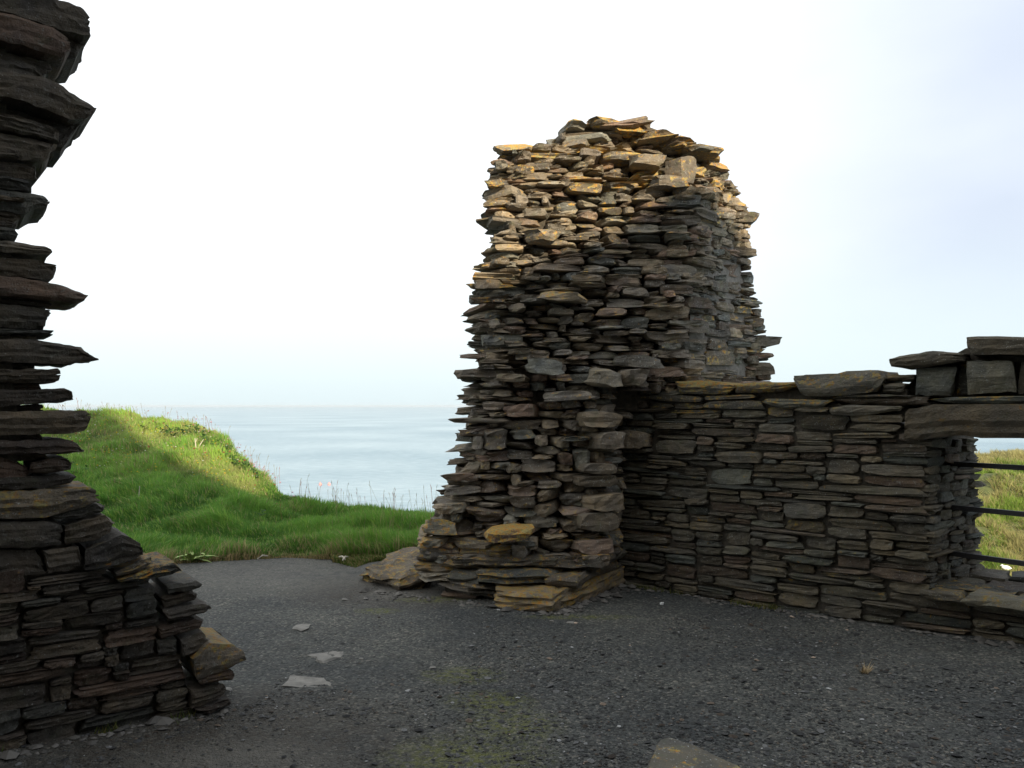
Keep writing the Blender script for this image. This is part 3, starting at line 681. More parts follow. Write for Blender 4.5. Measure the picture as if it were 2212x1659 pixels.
# loose slabs at the foot
def thing_mesh(name, VT, mat, label, cat, loc=None, **kw):
    v, t = VT; c = np.array(loc) if loc is not None else np.array([v[:, 0].mean(), v[:, 1].mean(), v[:, 2].min()])
    o = mk(name, mesh_arr(name, v - c, t, mat), None, label=label, category=cat, **kw); o.location = c; return o
thing_mesh('stone_slab', plan_slab([(-1.36, 7.66), (-1.15, 7.42), (-.98, 7.26), (-.80, 7.36), (-.74, 7.6), (-.62, 8.2), (-1.1, 8.35)],   .0, .145, 41, .045, 6, (.06, .09), .01), M_SLAB,
           'thick brown slab with orange lichen lying loose at the left foot of the tall ruin', 'stone slab', lichen=.42)
def joinVT(L):
    V, T, o_ = [], [], 0
    for v_, t_ in L: V.append(v_); T.append(t_ + o_); o_ += len(v_)
    return np.concatenate(V), np.concatenate(T)
M_PALE = stone_mat('pale_slab', gain=1.5, tone=(.95, 1, 1.02))
thing_mesh('stone_slab', plan_slab([(-.80, 7.22), (-.72, 7.06), (-.52, 6.98), (-.45, 7.2), (-.6, 7.5)], .13, .20, 43, .035, 5, (.10, .05), .02), M_PALE,
           'pale grey splintered slab between the brown slab and the ochre foundation block', 'stone slab', lichen=.12)
thing_mesh('stone_slab', plan_slab([(-.56, 7.02), (-.36, 6.86), (-.12, 6.88), (-.05, 7.15), (-.5, 7.4)], .05, .15, 44, .035, 6, (-.10, .06), .02), M_ST,
           'dark cracked slab with white edges just left of the ochre foundation block', 'stone slab', lichen=.25)
thing_mesh('stone_slab', plan_slab([(-.60, 6.98), (-.30, 6.90), (-.24, 7.02), (-.6, 7.12)], .0, .035, 45, .012, 2, (0, 0), .01), M_ST,
           'thin flat slab lying on the gravel beneath the cracked slabs', 'stone slab', lichen=.0)
# ------------------------------------------------------------------ low wall with window
wall = empty('low_wall', W0, label='low mortared stone wall with a barred window opening and heavy lintel, right of the tall ruin', category='wall')
WM = Mason(wall, M_WALL, M_WALLU)
def Z5(x, y): return (x * .4568 + 1273.4, y * .4568 + 697.4)
def wtop(u):
    xs = [(-.1, 1.77), (.45, 1.77)]
    for x, y in ((300, 342), (560, 350), (700, 345), (800, 372), (810, 405), (1135, 408), (1145, 436), (1240, 440), (1485, 440), (1490, 550), (1640, 548)):
        xs.append(on_wall(*Z5(x, y)))
    return float(np.interp(u, [a[0] for a in xs], [a[1] for a in xs])) + .03
bw = pack(-.05, 5.4, lambda u: wtop(u) if u < JU else .24, lambda u: -.04, (.20, .56), (.036, .088), seed=36, big=.09, slim=2.1)
bw += pack(3.95, 5.4, lambda u: 1.36, lambda u: .26, (.18, .46), (.05, .10), seed=33, big=.1)
r = random.Random(3)
for (ua, ub, za, zb) in bw:
    uc = (ua + ub) / 2; D = r.uniform(.16, .26); H = zb - za; L = ub - ua; prot = r.uniform(-.022, .028)
    if r.random() < .1: prot += .03
    lib = LIB_F
    p = W0 + WD * uc - WN * (D / 2 - prot); p.z = (za + zb) / 2
    WM.add(lib, p, (r.gauss(0, .03), r.gauss(0, .018), math.atan2(WD.y, WD.x) + r.gauss(0, .03)), (max(.03, L - .012) * 1.01, D, max(.02, H - .008) * 1.01), max(0, (.45 if za > 1.5 else .12) + r.uniform(-.2, .25)), 1 if uc < 3.2 else .2)
# splayed window reveal
J0 = W0 + WD * JU; J1 = Vector((3.72, 6.58, 0)); RD = (J1 - J0).normalized(); RN = Vector((RD.y, -RD.x, 0)); RL = (J1 - J0).length
for (ua, ub, za, zb) in pack(.02, RL, lambda u: 1.37, lambda u: .22, (.14, .34), (.035, .085), seed=35, big=.08):
    uc = (ua + ub) / 2; far = ub > RL - .06; D = .2; prot = r.uniform(-.015, .03); L = ub - ua; ex = r.uniform(-.02, .09) if far else 0
    p = J0 + RD * (uc + ex / 2) - RN * (D / 2 - prot); p.z = (za + zb) / 2
    WM.add(LIB_R if far else LIB_F, p, (r.gauss(0, .03), r.gauss(0, .02), math.atan2(RD.y, RD.x) + r.gauss(0, .05)), (L + ex, D, (zb - za) * 1.02), 0, .6)
WM.forced = 22
WM.build(298)
cop = [[(405, 278), (520, 272), (670, 287), (692, 303), (660, 338), (430, 335)], [(675, 292), (800, 280), (960, 281), (984, 300), (900, 326), (682, 332)],
       [(965, 252), (1080, 242), (1180, 240), (1230, 225), (1380, 224), (1396, 260), (1370, 325), (1180, 345), (1010, 347), (985, 300), (968, 272)],
       [(1385, 245), (1525, 243), (1522, 270), (1390, 273)], [(1376, 286), (1486, 285), (1476, 327), (1380, 327)],
       [(1413, 170), (1500, 150), (1620, 131), (1770, 145), (1772, 176), (1600, 205), (1540, 213), (1420, 207)],
       [(1533, 214), (1725, 205), (1705, 345), (1527, 341)], [(1735, 178), (1776, 180), (1776, 335), (1712, 340)],
       [(1780, 66), (1850, 62), (2060, 66), (2500, 60), (2500, 150), (1790, 150)], [(1778, 178), (2000, 178), (2012, 325), (1780, 337)], [(2025, 183), (2500, 180), (2500, 340), (2016, 335)],
       [(1605, 362), (1750, 350), (2500, 343), (2500, 378), (1700, 380)],
       [(1487, 445), (1500, 412), (1620, 388), (2300, 378), (2900, 385), (2900, 565), (2300, 560), (2055, 545), (1850, 545), (1750, 528), (1600, 550), (1490, 546)],
       [(1136, 402), (1240, 388), (1480, 396), (1470, 412), (1350, 432), (1250, 440), (1140, 432)], [(812, 372), (850, 358), (1150, 366), (1100, 402), (900, 406)],
       [(1150, 352), (1370, 345), (1600, 352), (1600, 385), (1480, 392), (1240, 385), (1150, 366)],
       [(1005, 338), (1380, 338), (1520, 345), (1380, 352), (1150, 360)]]
offs = [.02, .0, .03, -.05, -.03, .0, -.06, -.16, .02, -.02, -.07, .01, .035, .03, .03, -.02, .0]
lics = [.95, .9, .55, .5, .3, .15, .1, .6, .1, .3, .1, .5, .3, .15, .75, .3, .3]
for k, pl in enumerate(cop):
    pts = [on_wall(*Z5(*q)) for q in pl]
    nm = 'window_lintel' if k == 12 else 'coping_stone'
    VT = poly_stone(pts, W0 + WN * offs[k], WD, UP, WN, .62 if k in (2, 5, 8, 12) else .5, rough=.010 if k == 12 else .010, seed=60 + k, bulge=.025, nx=22 if k == 12 else 16, nz=6)
    pr = dict(lichen=lics[k])
    if k == 12: pr['label'] = 'long heavy stone lintel over the barred window'
    add_part(nm, VT, M_LINT if k == 12 else M_WALL, wall, **pr)
# sill slabs
def wp(u, v): q = W0 + WD * u - WN * v; return (q.x, q.y)
r = random.Random(14); k = 0
for va, dz, dd in ((-.09, 0, .30), (.17, .012, .3), (.42, .0, .32), (.70, .02, .36), (-.02, .055, .26), (.33, .06, .34)):
    ua = 2.50 + max(0, va) * .15 + (r.uniform(.5, .9) if dz > .05 else 0)
    while ua < 4.4:
        L = r.uniform(.22, .6); v0 = va + r.uniform(-.05, .05); v1 = va + dd; z0 = .225 + dz + r.uniform(-.01, .01)
        if not (dz > .05 and r.random() < .5):
            add_part('sill_slab', plan_slab([wp(ua, v0 + r.uniform(-.03, .03)), wp(ua + L * .5, v0 + r.uniform(-.04, .03)), wp(ua + L, v0 + r.uniform(-.03, .03)), wp(ua + L * .95, v1), wp(ua + .02, v1)], z0, z0 + r.uniform(.05, .075), seed=80 + k, rough=.022, layers=3, tilt=(r.uniform(-.04, .04), r.uniform(-.05, .05))), M_WALL, wall, lichen=r.choice((0, .1, .4)))
            k += 1
        ua += L
# wall core / mortar bed just behind the faces
def prism(pts2, fr, n, d):          # outline (world points on a plane) pushed back along -n by d
    a = [Vector(p) for p in pts2]; b_ = [p - n * d for p in a]; V = [tuple(p) for p in a + b_]; m = len(a); T = []
    for i in range(1, m - 1): T += [(0, i, i + 1), (m, m + i + 1, m + i)]
    for i in range(m): j = (i + 1) % m; T += [(j, i, m + i), (j, m + i, m + j)]
    return np.array(V), np.array(T)
def wpt(u, z, off=-.06): return W0 + WD * u + WN * off + UP * z
core1 = [wpt(-.2, -.1), wpt(JU - .03, -.1), wpt(JU - .03, 1.36), wpt(1.9, 1.62), wpt(1.2, 1.60), wpt(-.2, 1.66)]
add_part('mortar_core', prism(core1, None, WN, .62), M_MORT, wall)
def wcore(pl, off, d): add_part('mortar_core', prism([W0 + WD * u_ + WN * off + UP * z_ for u_, z_ in [on_wall(*Z5(*q), off) for q in pl]], None, WN, d), M_MORT, wall)
wcore([(1500, 470), (990, 470), (150, 470), (150, 330), (430, 318), (960, 312), (990, 320), (1500, 315)][::-1], -.10, .42)
wcore([(2440, 440), (1500, 440), (1500, 300), (1560, 240), (1780, 120), (2440, 120)][::-1], -.20, .24)
add_part('mortar_core', prism([wpt(JU, -.1), wpt(5.5, -.1), wpt(5.5, .22), wpt(JU, .22)], None, WN, 1.0), M_MORT, wall)
add_part('mortar_core', prism([wpt(3.98, .2), wpt(5.5, .2), wpt(5.5, 1.38), wpt(3.98, 1.38)], None, WN, .8), M_MORT, wall)
Q = [J0 - RN * .04 + RD * .03 - UP * .1, J1 - RN * .04 - RD * .03 - UP * .1, J1 - RN * .04 - RD * .03 + UP * 1.38, J0 - RN * .04 + RD * .03 + UP * 1.38]
add_part('mortar_core', prism(Q, None, RN, .4), M_MORT, wall)
# iron bars
for y0, y1 in ((1000, 1011), (1094, 1110), (1192, 1217)):
    a = at(2030, y0, 6.25); b_ = at(2212, y1, 5.78); b_.z = a.z = (a.z + b_.z) / 2; d = (b_ - a).normalized(); e = b_ + d * 1.1; nn = Vector((d.y, -d.x, 0)); h_ = .018; th = .012
    V = [tuple(p + UP * sz_ * h_ + nn * sy * th) for p in (a, e) for sz_ in (-1, 1) for sy in (-1, 1)]
    T = [(0, 1, 3), (0, 3, 2), (4, 7, 5), (4, 6, 7), (0, 5, 1), (0, 4, 5), (2, 3, 7), (2, 7, 6), (0, 2, 6), (0, 6, 4), (1, 5, 7), (1, 7, 3)]
    add_part('iron_bar', (np.array(V), np.array(T)), M_IRON, wall)

# ------------------------------------------------------------------ near pier at the left
pier = empty('broken_wall_end', P0, label='dark near wall end at the left edge with jagged projecting slabs', category='wall')
def Z1(x, y): return (x * .5116, y * .5116)
def Z2(x, y): return (x * .525, y * .525 + 788.3)
E_ = []   # (points, offset out of the wall plane, lichen, which zoom)
def e1(*p, off=0, lic=0): E_.append(([Z1(*q) for q in p], off, lic))
def e2(*p, off=0, lic=0): E_.append(([Z2(*q) for q in p], off, lic))
e1((-60, -60), (230, -40), (242, 0), (300, 15), (355, 35), (378, 60), (375, 145), (350, 150), (250, 125), (130, 90), (30, 55), (-60, 40), off=.02)
e1((240, 120), (372, 148), (345, 175), (335, 208), (290, 212), (240, 190), off=-.10)
e1((-60, 52), (60, 70), (230, 130), (290, 175), (290, 215), (265, 245), (215, 240), (100, 205), (-60, 165), off=.04)
e1((-60, 185), (100, 215), (215, 245), (225, 275), (210, 298), (180, 304), (130, 285), (-60, 240), off=-.06)
e1((-60, 245), (60, 245), (140, 268), (190, 322), (205, 340), (150, 350), (-60, 310), off=-.02)
e1((-60, 315), (60, 318), (190, 335), (270, 375), (275, 390), (330, 420), (400, 465), (390, 490), (350, 508), (280, 515), (200, 478), (80, 435), (-60, 405), off=.05)
e1((-60, 430), (80, 445), (200, 490), (350, 505), (310, 560), (280, 612), (240, 606), (100, 570), (-60, 540), off=-.06)
e1((-60, 470), (60, 492), (245, 553), (240, 598), (120, 575), (-60, 530), off=.03)
e1((-60, 548), (100, 578), (240, 610), (225, 660), (205, 685), (140, 684), (-60, 640), off=.02)
e1((-60, 640), (75, 652), (75, 671), (-60, 668), off=.03)
e1((-60, 672), (110, 684), (146, 700), (148, 745), (110, 748), (-60, 735), off=-.02)
e1((-60, 738), (90, 752), (125, 765), (122, 805), (60, 802), (-60, 782), off=.01)
e1((-60, 786), (100, 812), (185, 822), (207, 845), (200, 872), (150, 880), (110, 905), (-60, 878), off=0)
e1((-60, 815), (100, 848), (100, 860), (-60, 842), off=.04)
e1((-60, 882), (95, 892), (90, 915), (65, 935), (-60, 920), off=-.02)
e1((-60, 923), (65, 938), (60, 958), (-60, 950), off=0)
e1((-60, 953), (60, 965), (75, 990), (65, 1008), (-60, 1008), off=.02)
e1((-60, 1012), (40, 1018), (190, 1043), (213, 1055), (210, 1078), (100, 1075), (-60, 1052), off=.03)
e1((-60, 1056), (50, 1066), (60, 1085), (-60, 1085), off=-.02)
e1((-60, 1088), (90, 1090), (200, 1108), (237, 1120), (225, 1170), (160, 1178), (-60, 1152), off=0)
e1((-60, 1155), (140, 1180), (300, 1215), (368, 1248), (355, 1275), (320, 1280), (200, 1268), (-60, 1237), off=.03)
e1((-60, 1240), (120, 1255), (222, 1275), (215, 1293), (170, 1300), (-60, 1272), off=-.05)
e1((-60, 1275), (100, 1292), (205, 1308), (203, 1340), (185, 1345), (198, 1385), (120, 1388), (-60, 1382), off=.01)
e1((-60, 1386), (218, 1396), (218, 1412), (-60, 1409), off=.03)
e1((-60, 1411), (150, 1414), (150, 1432), (-60, 1432), off=-.08)
e1((-60, 1434), (60, 1430), (150, 1435), (350, 1468), (355, 1480), (385, 1492), (412, 1516), (370, 1522), (290, 1538), (150, 1532), (-60, 1528), off=.02)
e1((-60, 1530), (155, 1535), (150, 1557), (-60, 1556), off=-.1)
e1((-60, 1559), (248, 1558), (253, 1580), (247, 1615), (180, 1618), (-60, 1616), off=.02)
e2((-60, 76), (165, 78), (178, 105), (-60, 108), off=-.1)
e2((-60, 103), (130, 103), (270, 95), (295, 110), (298, 148), (180, 158), (-60, 172), off=.02)
e2((-60, 170), (185, 162), (185, 190), (-60, 196), off=-.09)
e2((-60, 195), (100, 190), (340, 188), (372, 205), (366, 235), (352, 242), (360, 268), (300, 283), (-60, 290), off=.03)
e2((-60, 290), (170, 288), (185, 312), (-60, 315), off=-.09)
e2((-60, 315), (100, 310), (290, 308), (325, 325), (340, 355), (290, 365), (100, 370), (-60, 372), off=.02)
e2((60, 372), (190, 366), (200, 385), (140, 400), (60, 400), off=-.1)
e2((125, 405), (200, 385), (270, 384), (292, 405), (285, 435), (180, 446), (120, 445), off=.01)
e2((-60, 376), (60, 395), (120, 415), (118, 465), (-60, 470), off=-.02)
e2((-60, 470), (100, 462), (240, 452), (312, 462), (290, 485), (200, 506), (-60, 522), off=.0)
e2((-60, 525), (200, 512), (380, 500), (410, 518), (409, 560), (375, 570), (200, 625), (-60, 635), off=.03, lic=.6)
e2((205, 625), (400, 572), (425, 588), (420, 605), (340, 625), (215, 636), off=.01, lic=.2)
e2((-60, 645), (240, 645), (255, 660), (255, 740), (100, 750), (-60, 752), off=.02)
e2((265, 665), (340, 640), (440, 615), (470, 648), (460, 690), (400, 715), (265, 738), off=.03)
e2((-60, 765), (170, 763), (190, 820), (190, 862), (-60, 875), off=.0)
e2((178, 765), (320, 745), (332, 835), (198, 858), off=.01)
e2((345, 760), (450, 712), (500, 692), (575, 730), (581, 778), (500, 805), (440, 825), (345, 838), off=.05, lic=.25)
e2((470, 850), (570, 805), (625, 788), (630, 815), (560, 850), (480, 866), off=.02, lic=.5)
e2((480, 882), (640, 822), (720, 810), (746, 843), (700, 860), (560, 886), (490, 890), off=.04, lic=.75)
e2((680, 905), (800, 888), (828, 903), (820, 918), (690, 940), off=.02, lic=.3)
e2((660, 960), (790, 930), (812, 943), (805, 970), (680, 1000), off=.0)
e2((668, 1010), (790, 985), (860, 980), (868, 1003), (850, 1020), (690, 1053), off=.02)
e2((650, 1080), (800, 1045), (832, 1058), (820, 1085), (660, 1128), off=.01)
e2((740, 1130), (850, 1093), (858, 1140), (855, 1168), (748, 1202), off=.02)
e2((645, 1135), (735, 1130), (735, 1195), (650, 1200), off=.0)
e2((785, 1200), (850, 1132), (960, 1140), (990, 1158), (995, 1205), (940, 1230), (800, 1285), (790, 1262), off=.08, lic=.66)
e2((805, 1292), (850, 1260), (940, 1240), (952, 1263), (945, 1285), (820, 1302), off=.06, lic=.3)
e2((775, 1330), (920, 1302), (925, 1330), (900, 1360), (780, 1402), off=.05)
e2((790, 1405), (930, 1362), (935, 1388), (850, 1417), off=.07)
for k, (pl, off, lic) in enumerate(E_):
    pts = [on_pier(x, y) for x, y in pl]; o_ = P0 + PN * off
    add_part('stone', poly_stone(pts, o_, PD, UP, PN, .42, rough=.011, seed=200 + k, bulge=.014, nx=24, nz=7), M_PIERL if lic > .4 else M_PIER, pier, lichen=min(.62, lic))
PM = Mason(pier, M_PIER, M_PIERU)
def ptop(u):
    xs = [on_pier(*Z2(x, y)) for x, y in ((-400, 868), (-60, 872), (190, 868), (200, 855), (345, 850), (350, 842), (440, 835), (460, 892), (650, 898), (652, 1200), (770, 1210), (775, 1405), (800, 1412), (930, 1440))]
    return float(np.interp(u, [a[0] for a in xs], [a[1] for a in xs]))
uL = on_pier(-24, 900)[0]; uR = on_pier(*Z2(925, 1400))[0]
r = random.Random(8)
bp = pack(uL, uR, ptop, lambda u: -.04, (.12, .34), (.030, .075), seed=51, big=.12)
bp += pack(uL - 2.2, uL, lambda u: 4.9, lambda u: -.04, (.2, .5), (.05, .11), seed=52, big=.1)
for (ua, ub, za, zb) in bp:
    uc = (ua + ub) / 2; D = r.uniform(.2, .3); prot = r.uniform(-.014, .028)
    p = P0 + PD * uc - PN * (D / 2 - prot); p.z = (za + zb) / 2
    PM.add(LIB_H if uc > uL else LIB_F, p, (r.gauss(0, .03), r.gauss(-.02, .02), math.atan2(PD.y, PD.x) + r.gauss(0, .03)), ((ub - ua) * 1.01, D, (zb - za) * 1.0), 0, 1 if uc > uL else .15)
bpt = [(uL - 2.2, 4.9), (uL, 4.4)]
PM.forced = len(E_) + 10; PM.build(298)
def ppt(u, z, off=-.06): return P0 + PD * u + PN * off + UP * z
ctop = [on_pier(*Z1(x, y)) for x, y in ((30, -150), (30, 900), (20, 1000), (45, 1300), (60, 1600))] + [on_pier(*Z2(x, y)) for x, y in ((90, 300), (60, 480), (200, 640), (330, 780), (430, 880), (620, 930), (640, 1100), (760, 1250), (780, 1350), (830, 1420))]
cp = [ppt(uL - 2.3, -.1), ppt(uL - 2.3, 4.8)] + [ppt(uL + .02, 4.7)] + [ppt(u, z) for u, z in ctop] + [ppt(ctop[-1][0], -.1)]
import bmesh
def ngon_prism(name, pts, n, d, mat, root):
    bm = bmesh.new(); L0 = root.location; a = [bm.verts.new(p - L0) for p in pts]; f = bm.faces.new(a)
    ret = bmesh.ops.extrude_face_region(bm, geom=[f]); vv = [g_ for g_ in ret['geom'] if isinstance(g_, bmesh.types.BMVert)]
    bmesh.ops.translate(bm, verts=vv, vec=-n * d); bmesh.ops.triangulate(bm, faces=bm.faces[:]); bmesh.ops.recalc_face_normals(bm, faces=bm.faces[:])
    me = bpy.data.meshes.new(name); bm.to_mesh(me); bm.free(); me.materials.append(mat); return mk(name, me, root)
ngon_prism('mortar_core', cp, PN, .5, M_CORE, pier)

# ------------------------------------------------------------------ the castle ruin behind the viewpoint, whose broken outline casts the shade
def back(x, y, d):
    p = at(x, y, d); k = (p.y + 4.0) / SH.y; return (p.x - SH.x * k, p.z + math.tan(SUN_EL) * k)
prof = [back(*q) for q in ((230, 880, 17.8), (280, 935, 16.5), (330, 985, 15), (390, 1020, 14.2), (450, 1050, 13.3), (530, 1080, 12.4), (590, 1068, 12.8), (640, 1045, 13.2),
                           (1040, 620, 7.15), (1150, 572, 7.15), (1200, 540, 7.2), (1340, 500, 7.25), (1400, 440, 7.3), (1500, 392, 7.35), (1560, 430, 7.6), (1600, 490, 7.9), (1630, 580, 8.1))]
prof.sort()
print('PROFILE', [(round(a, 2), round(b_, 2)) for a, b_ in prof])
x0 = prof[0][0]; x1 = prof[-1][0]
outline = [(-7.0, -.2), (-7.0, 9.5), (-4, 9.9), (-1.0, 10.3), (x0 - .6, prof[0][1] + .15)] + prof + [(x1 + .8, prof[-1][1] - .3), (x1 + 2.2, 6.6), (13, 6.4), (13.6, 5), (13.6, -.2)]
ruin = empty('castle_ruin', (3, -4, 0), label='high broken castle wall behind the viewpoint', category='ruin')
bm = bmesh.new(); a = [bm.verts.new((x - 3, 0, z)) for x, z in outline]; f = bm.faces.new(a)
ret = bmesh.ops.extrude_face_region(bm, geom=[f]); bmesh.ops.translate(bm, verts=[g_ for g_ in ret['geom'] if isinstance(g_, bmesh.types.BMVert)], vec=(0, -.9, 0))
bmesh.ops.triangulate(bm, faces=bm.faces[:]); bmesh.ops.recalc_face_normals(bm, faces=bm.faces[:])
me = bpy.data.meshes.new('masonry'); bm.to_mesh(me); bm.free(); me.materials.append(M_RUIN); mk('masonry', me, ruin)
# unseen side wall running forward on the left, added to darken the court
sw = empty('added_side_wall', (-4.3, -.5, 0), label='unseen tall stone side wall added for shade left of the viewpoint, joining the near wall end', category='wall')
pL = P0 + PD * (uL - 2.2)
ngon_prism('masonry', [Vector((pL.x, pL.y, -.2)), Vector((pL.x, pL.y, 4.8)), Vector((-4.6, 0, 6.5)), Vector((-5.2, -3.95, 9.5)), Vector((-5.2, -3.95, -.2))], Vector((1, .25, 0)).normalized(), .6, M_RUIN, sw)

# ------------------------------------------------------------------ grass
def blades(n, a0, a1, seed, hfun, y_lo, y_hi, Lr, wid, tintf, lean=.5, dens=1.4):
    g_ = np.random.default_rng(seed); a = g_.uniform(a0, a1, n * 3); y0 = y_lo(a); y1 = y_hi(a)
    y = y0 + (y1 - y0) * g_.random(n * 3); keep_ = g_.random(n * 3) < np.clip((9.0 / y) ** dens * (y / 18), 0, 1) * 1.9
    a, y = a[keep_][:n], y[keep_][:n]; x = a * y; n = len(x); z = hfun(x, y)
    cl = fbm(x * 1.7, y * 1.7, 4)
    L = g_.uniform(*Lr, n) * np.clip(1 + cl * 1.6, .35, 2); wd = wid * (y / 9) * g_.uniform(.7, 1.3, n)
    yaw = g_.uniform(0, 2 * math.pi, n); wdir = 2.6 + fbm(x * .8 + 50, y * .8, 3) * 2.4
    lx = np.cos(wdir) * lean + np.cos(yaw) * .45; ly = np.sin(wdir) * lean * .7 + np.sin(yaw) * .45
    px, py = -np.sin(yaw) * 1, np.cos(yaw)
    px = px * .5 + .8 * np.sign(px); nrm = np.hypot(px, py); px /= nrm; py /= nrm
    B = np.stack([x, y, z - .01], 1); side = np.stack([px * wd, py * wd, np.zeros(n)], 1)
    mid = B + np.stack([lx * L * .28, ly * L * .28, L * .55], 1); tip = B + np.stack([lx * L * .85, ly * L * .85, L * (.98 - .32 * np.hypot(lx, ly))], 1)
    V = np.stack([B - side / 2, B + side / 2, mid - side * .42, mid + side * .42, tip], 1).reshape(-1, 3)
    base_t = np.array([(0, 1, 3), (0, 3, 2), (2, 3, 4)]); T = (base_t[None] + (np.arange(n) * 5)[:, None, None]).reshape(-1, 3)
    C = np.repeat(tintf(x, y, g_, cl), 5, axis=0)
    return V, T, C
def tint_bank(x, y, g_, cl):
    n = len(x); a = x / y; yc, zc = crest(a); t_ = np.clip((y - ye(a)) / (yc - ye(a)), 0, 1)
    wild = sstep(.35, .75, t_) * sstep(.15, .5, zc)
    big = fbm(x * .6 + 9, y * .6, 3); r_ = g_.random(n)
    lush = np.array([.160, .33, .055]); dark = np.array([.085, .20, .036]); lime = np.array([.26, .40, .07]); dry = np.array([.42, .37, .17]); olive = np.array([.31, .34, .11])
    k = np.clip(.5 + cl * 1.5 + fbm(x * 5, y * 3, 2) * .7 + (r_ - .5) * .4, 0, 1)[:, None]; c = dark * (1 - k) + lush * k
    c = np.where((r_ > .82)[:, None], lime, c)
    kw = (wild * np.clip(.65 + big * 1.4, .15, 1))[:, None]; c = c * (1 - kw) + (olive * (1 - k) + lime * 1.15 * k) * kw
    pd = .05 + .10 * wild + .35 * (t_ < .01) + .3 * np.clip(fbm(x * 2 + 3, y * 2, 3) - .26, 0, 1) * 2.5
    c = np.where((g_.random(n) < pd)[:, None], dry * g_.uniform(.6, 1.1, (n, 1)), c)
    return np.concatenate([c * g_.uniform(.8, 1.2, (n, 1)), np.ones((n, 1))], 1)
V_, T_, C_ = blades(300000, -.68, .06, 21, hbank, lambda a: ye(a) + .02 * np.sin(a * 90) - .05, lambda a: crest(a)[0] + .5, (.08, .20), .009, tint_bank)
mk('meadow_grass', mesh_arr('meadow_grass', V_, T_, M_BLADE, False, C_), kind='stuff', label='long windblown grass covering the bank above the sea', category='grass')
# sparse trodden grass by the left slab, dry strip on the path edge
def patch_y(c0, w_): return (lambda a: np.full_like(a, c0 - w_)), (lambda a: np.full_like(a, c0 + w_))
def tint_short(x, y, g_, cl):
    n = len(x); r_ = g_.random((n, 1)); c = np.where(r_ < .35, np.array([[.28, .22, .09]]), np.array([[.10, .15, .03]])) * g_.uniform(.7, 1.2, (n, 1)); return np.concatenate([c, np.ones((n, 1))], 1)
V_, T_, C_ = blades(5000, -.215, -.11, 22, lambda x, y: np.zeros_like(x), lambda a: ye(a) - .55 + .3 * np.abs(np.sin(a * 50)), lambda a: ye(a) + .1, (.02, .06), .008, tint_short)
V2, T2, C2 = blades(5500, -.42, -.2, 23, lambda x, y: np.zeros_like(x), lambda a: ye(a) - .12, lambda a: ye(a) + .12, (.02, .08), .007, lambda x, y, g_, cl: np.concatenate([np.where(g_.random((len(x), 1)) < .7, np.array([[.34, .26, .12]]), np.array([[.10, .14, .03]])) * g_.uniform(.6, 1.1, (len(x), 1)), np.ones((len(x), 1))], 1), lean=1.2)
mk('trodden_grass', mesh_arr('trodden_grass', np.concatenate([V_, V2]), np.concatenate([T_, T2 + len(V_)]), M_BLADE, False, np.concatenate([C_, C2])), kind='stuff', label='short dry trodden grass along the edge of the gravel', category='grass')

# seed stalks and flowers on the crest
g_ = np.random.default_rng(5); n = 300; a = g_.uniform(-.6, -.03, n); yc, zc = crest(a); y = yc - g_.random(n) ** 2 * 3.5 + .3; x = a * y; z = hbank(x, y)
L = g_.uniform(.18, .42, n) * np.where(zc > .5, .8, 1.1); lean = g_.normal(0, .16, (n, 2)) + np.array([-.12, 0]); wd = .0014 * y / 12
B = np.stack([x, y, z], 1); tip = B + np.stack([lean[:, 0] * L, lean[:, 1] * L, L], 1); sd_ = np.stack([wd, np.zeros(n), np.zeros(n)], 1)
hd = tip + np.stack([lean[:, 0] * .12 + .01, lean[:, 1] * .1, .05 + .03 * g_.random(n)], 1); hw = sd_ * 2.4; mid = (tip + hd) / 2
V_ = np.stack([B - sd_, B + sd_, tip + sd_, tip - sd_, mid - hw, mid + hw, hd], 1).reshape(-1, 3)
bt = np.array([(0, 1, 2), (0, 2, 3), (3, 2, 5), (3, 5, 4), (4, 5, 6)]); T_ = (bt[None] + (np.arange(n) * 7)[:, None, None]).reshape(-1, 3)
red = g_.random(n) < .18; cc = np.where(red[:, None], np.array([[.32, .12, .07]]), np.array([[.30, .25, .13]])) * g_.uniform(.7, 1.1, (n, 1)); C_ = np.repeat(np.concatenate([cc, np.ones((n, 1))], 1), 7, axis=0)
mk('seed_heads', mesh_arr('seed_heads', V_, T_, M_BLADE, False, C_), kind='stuff', label='thin brown seed heads standing above the grass along the crest', category='grass')
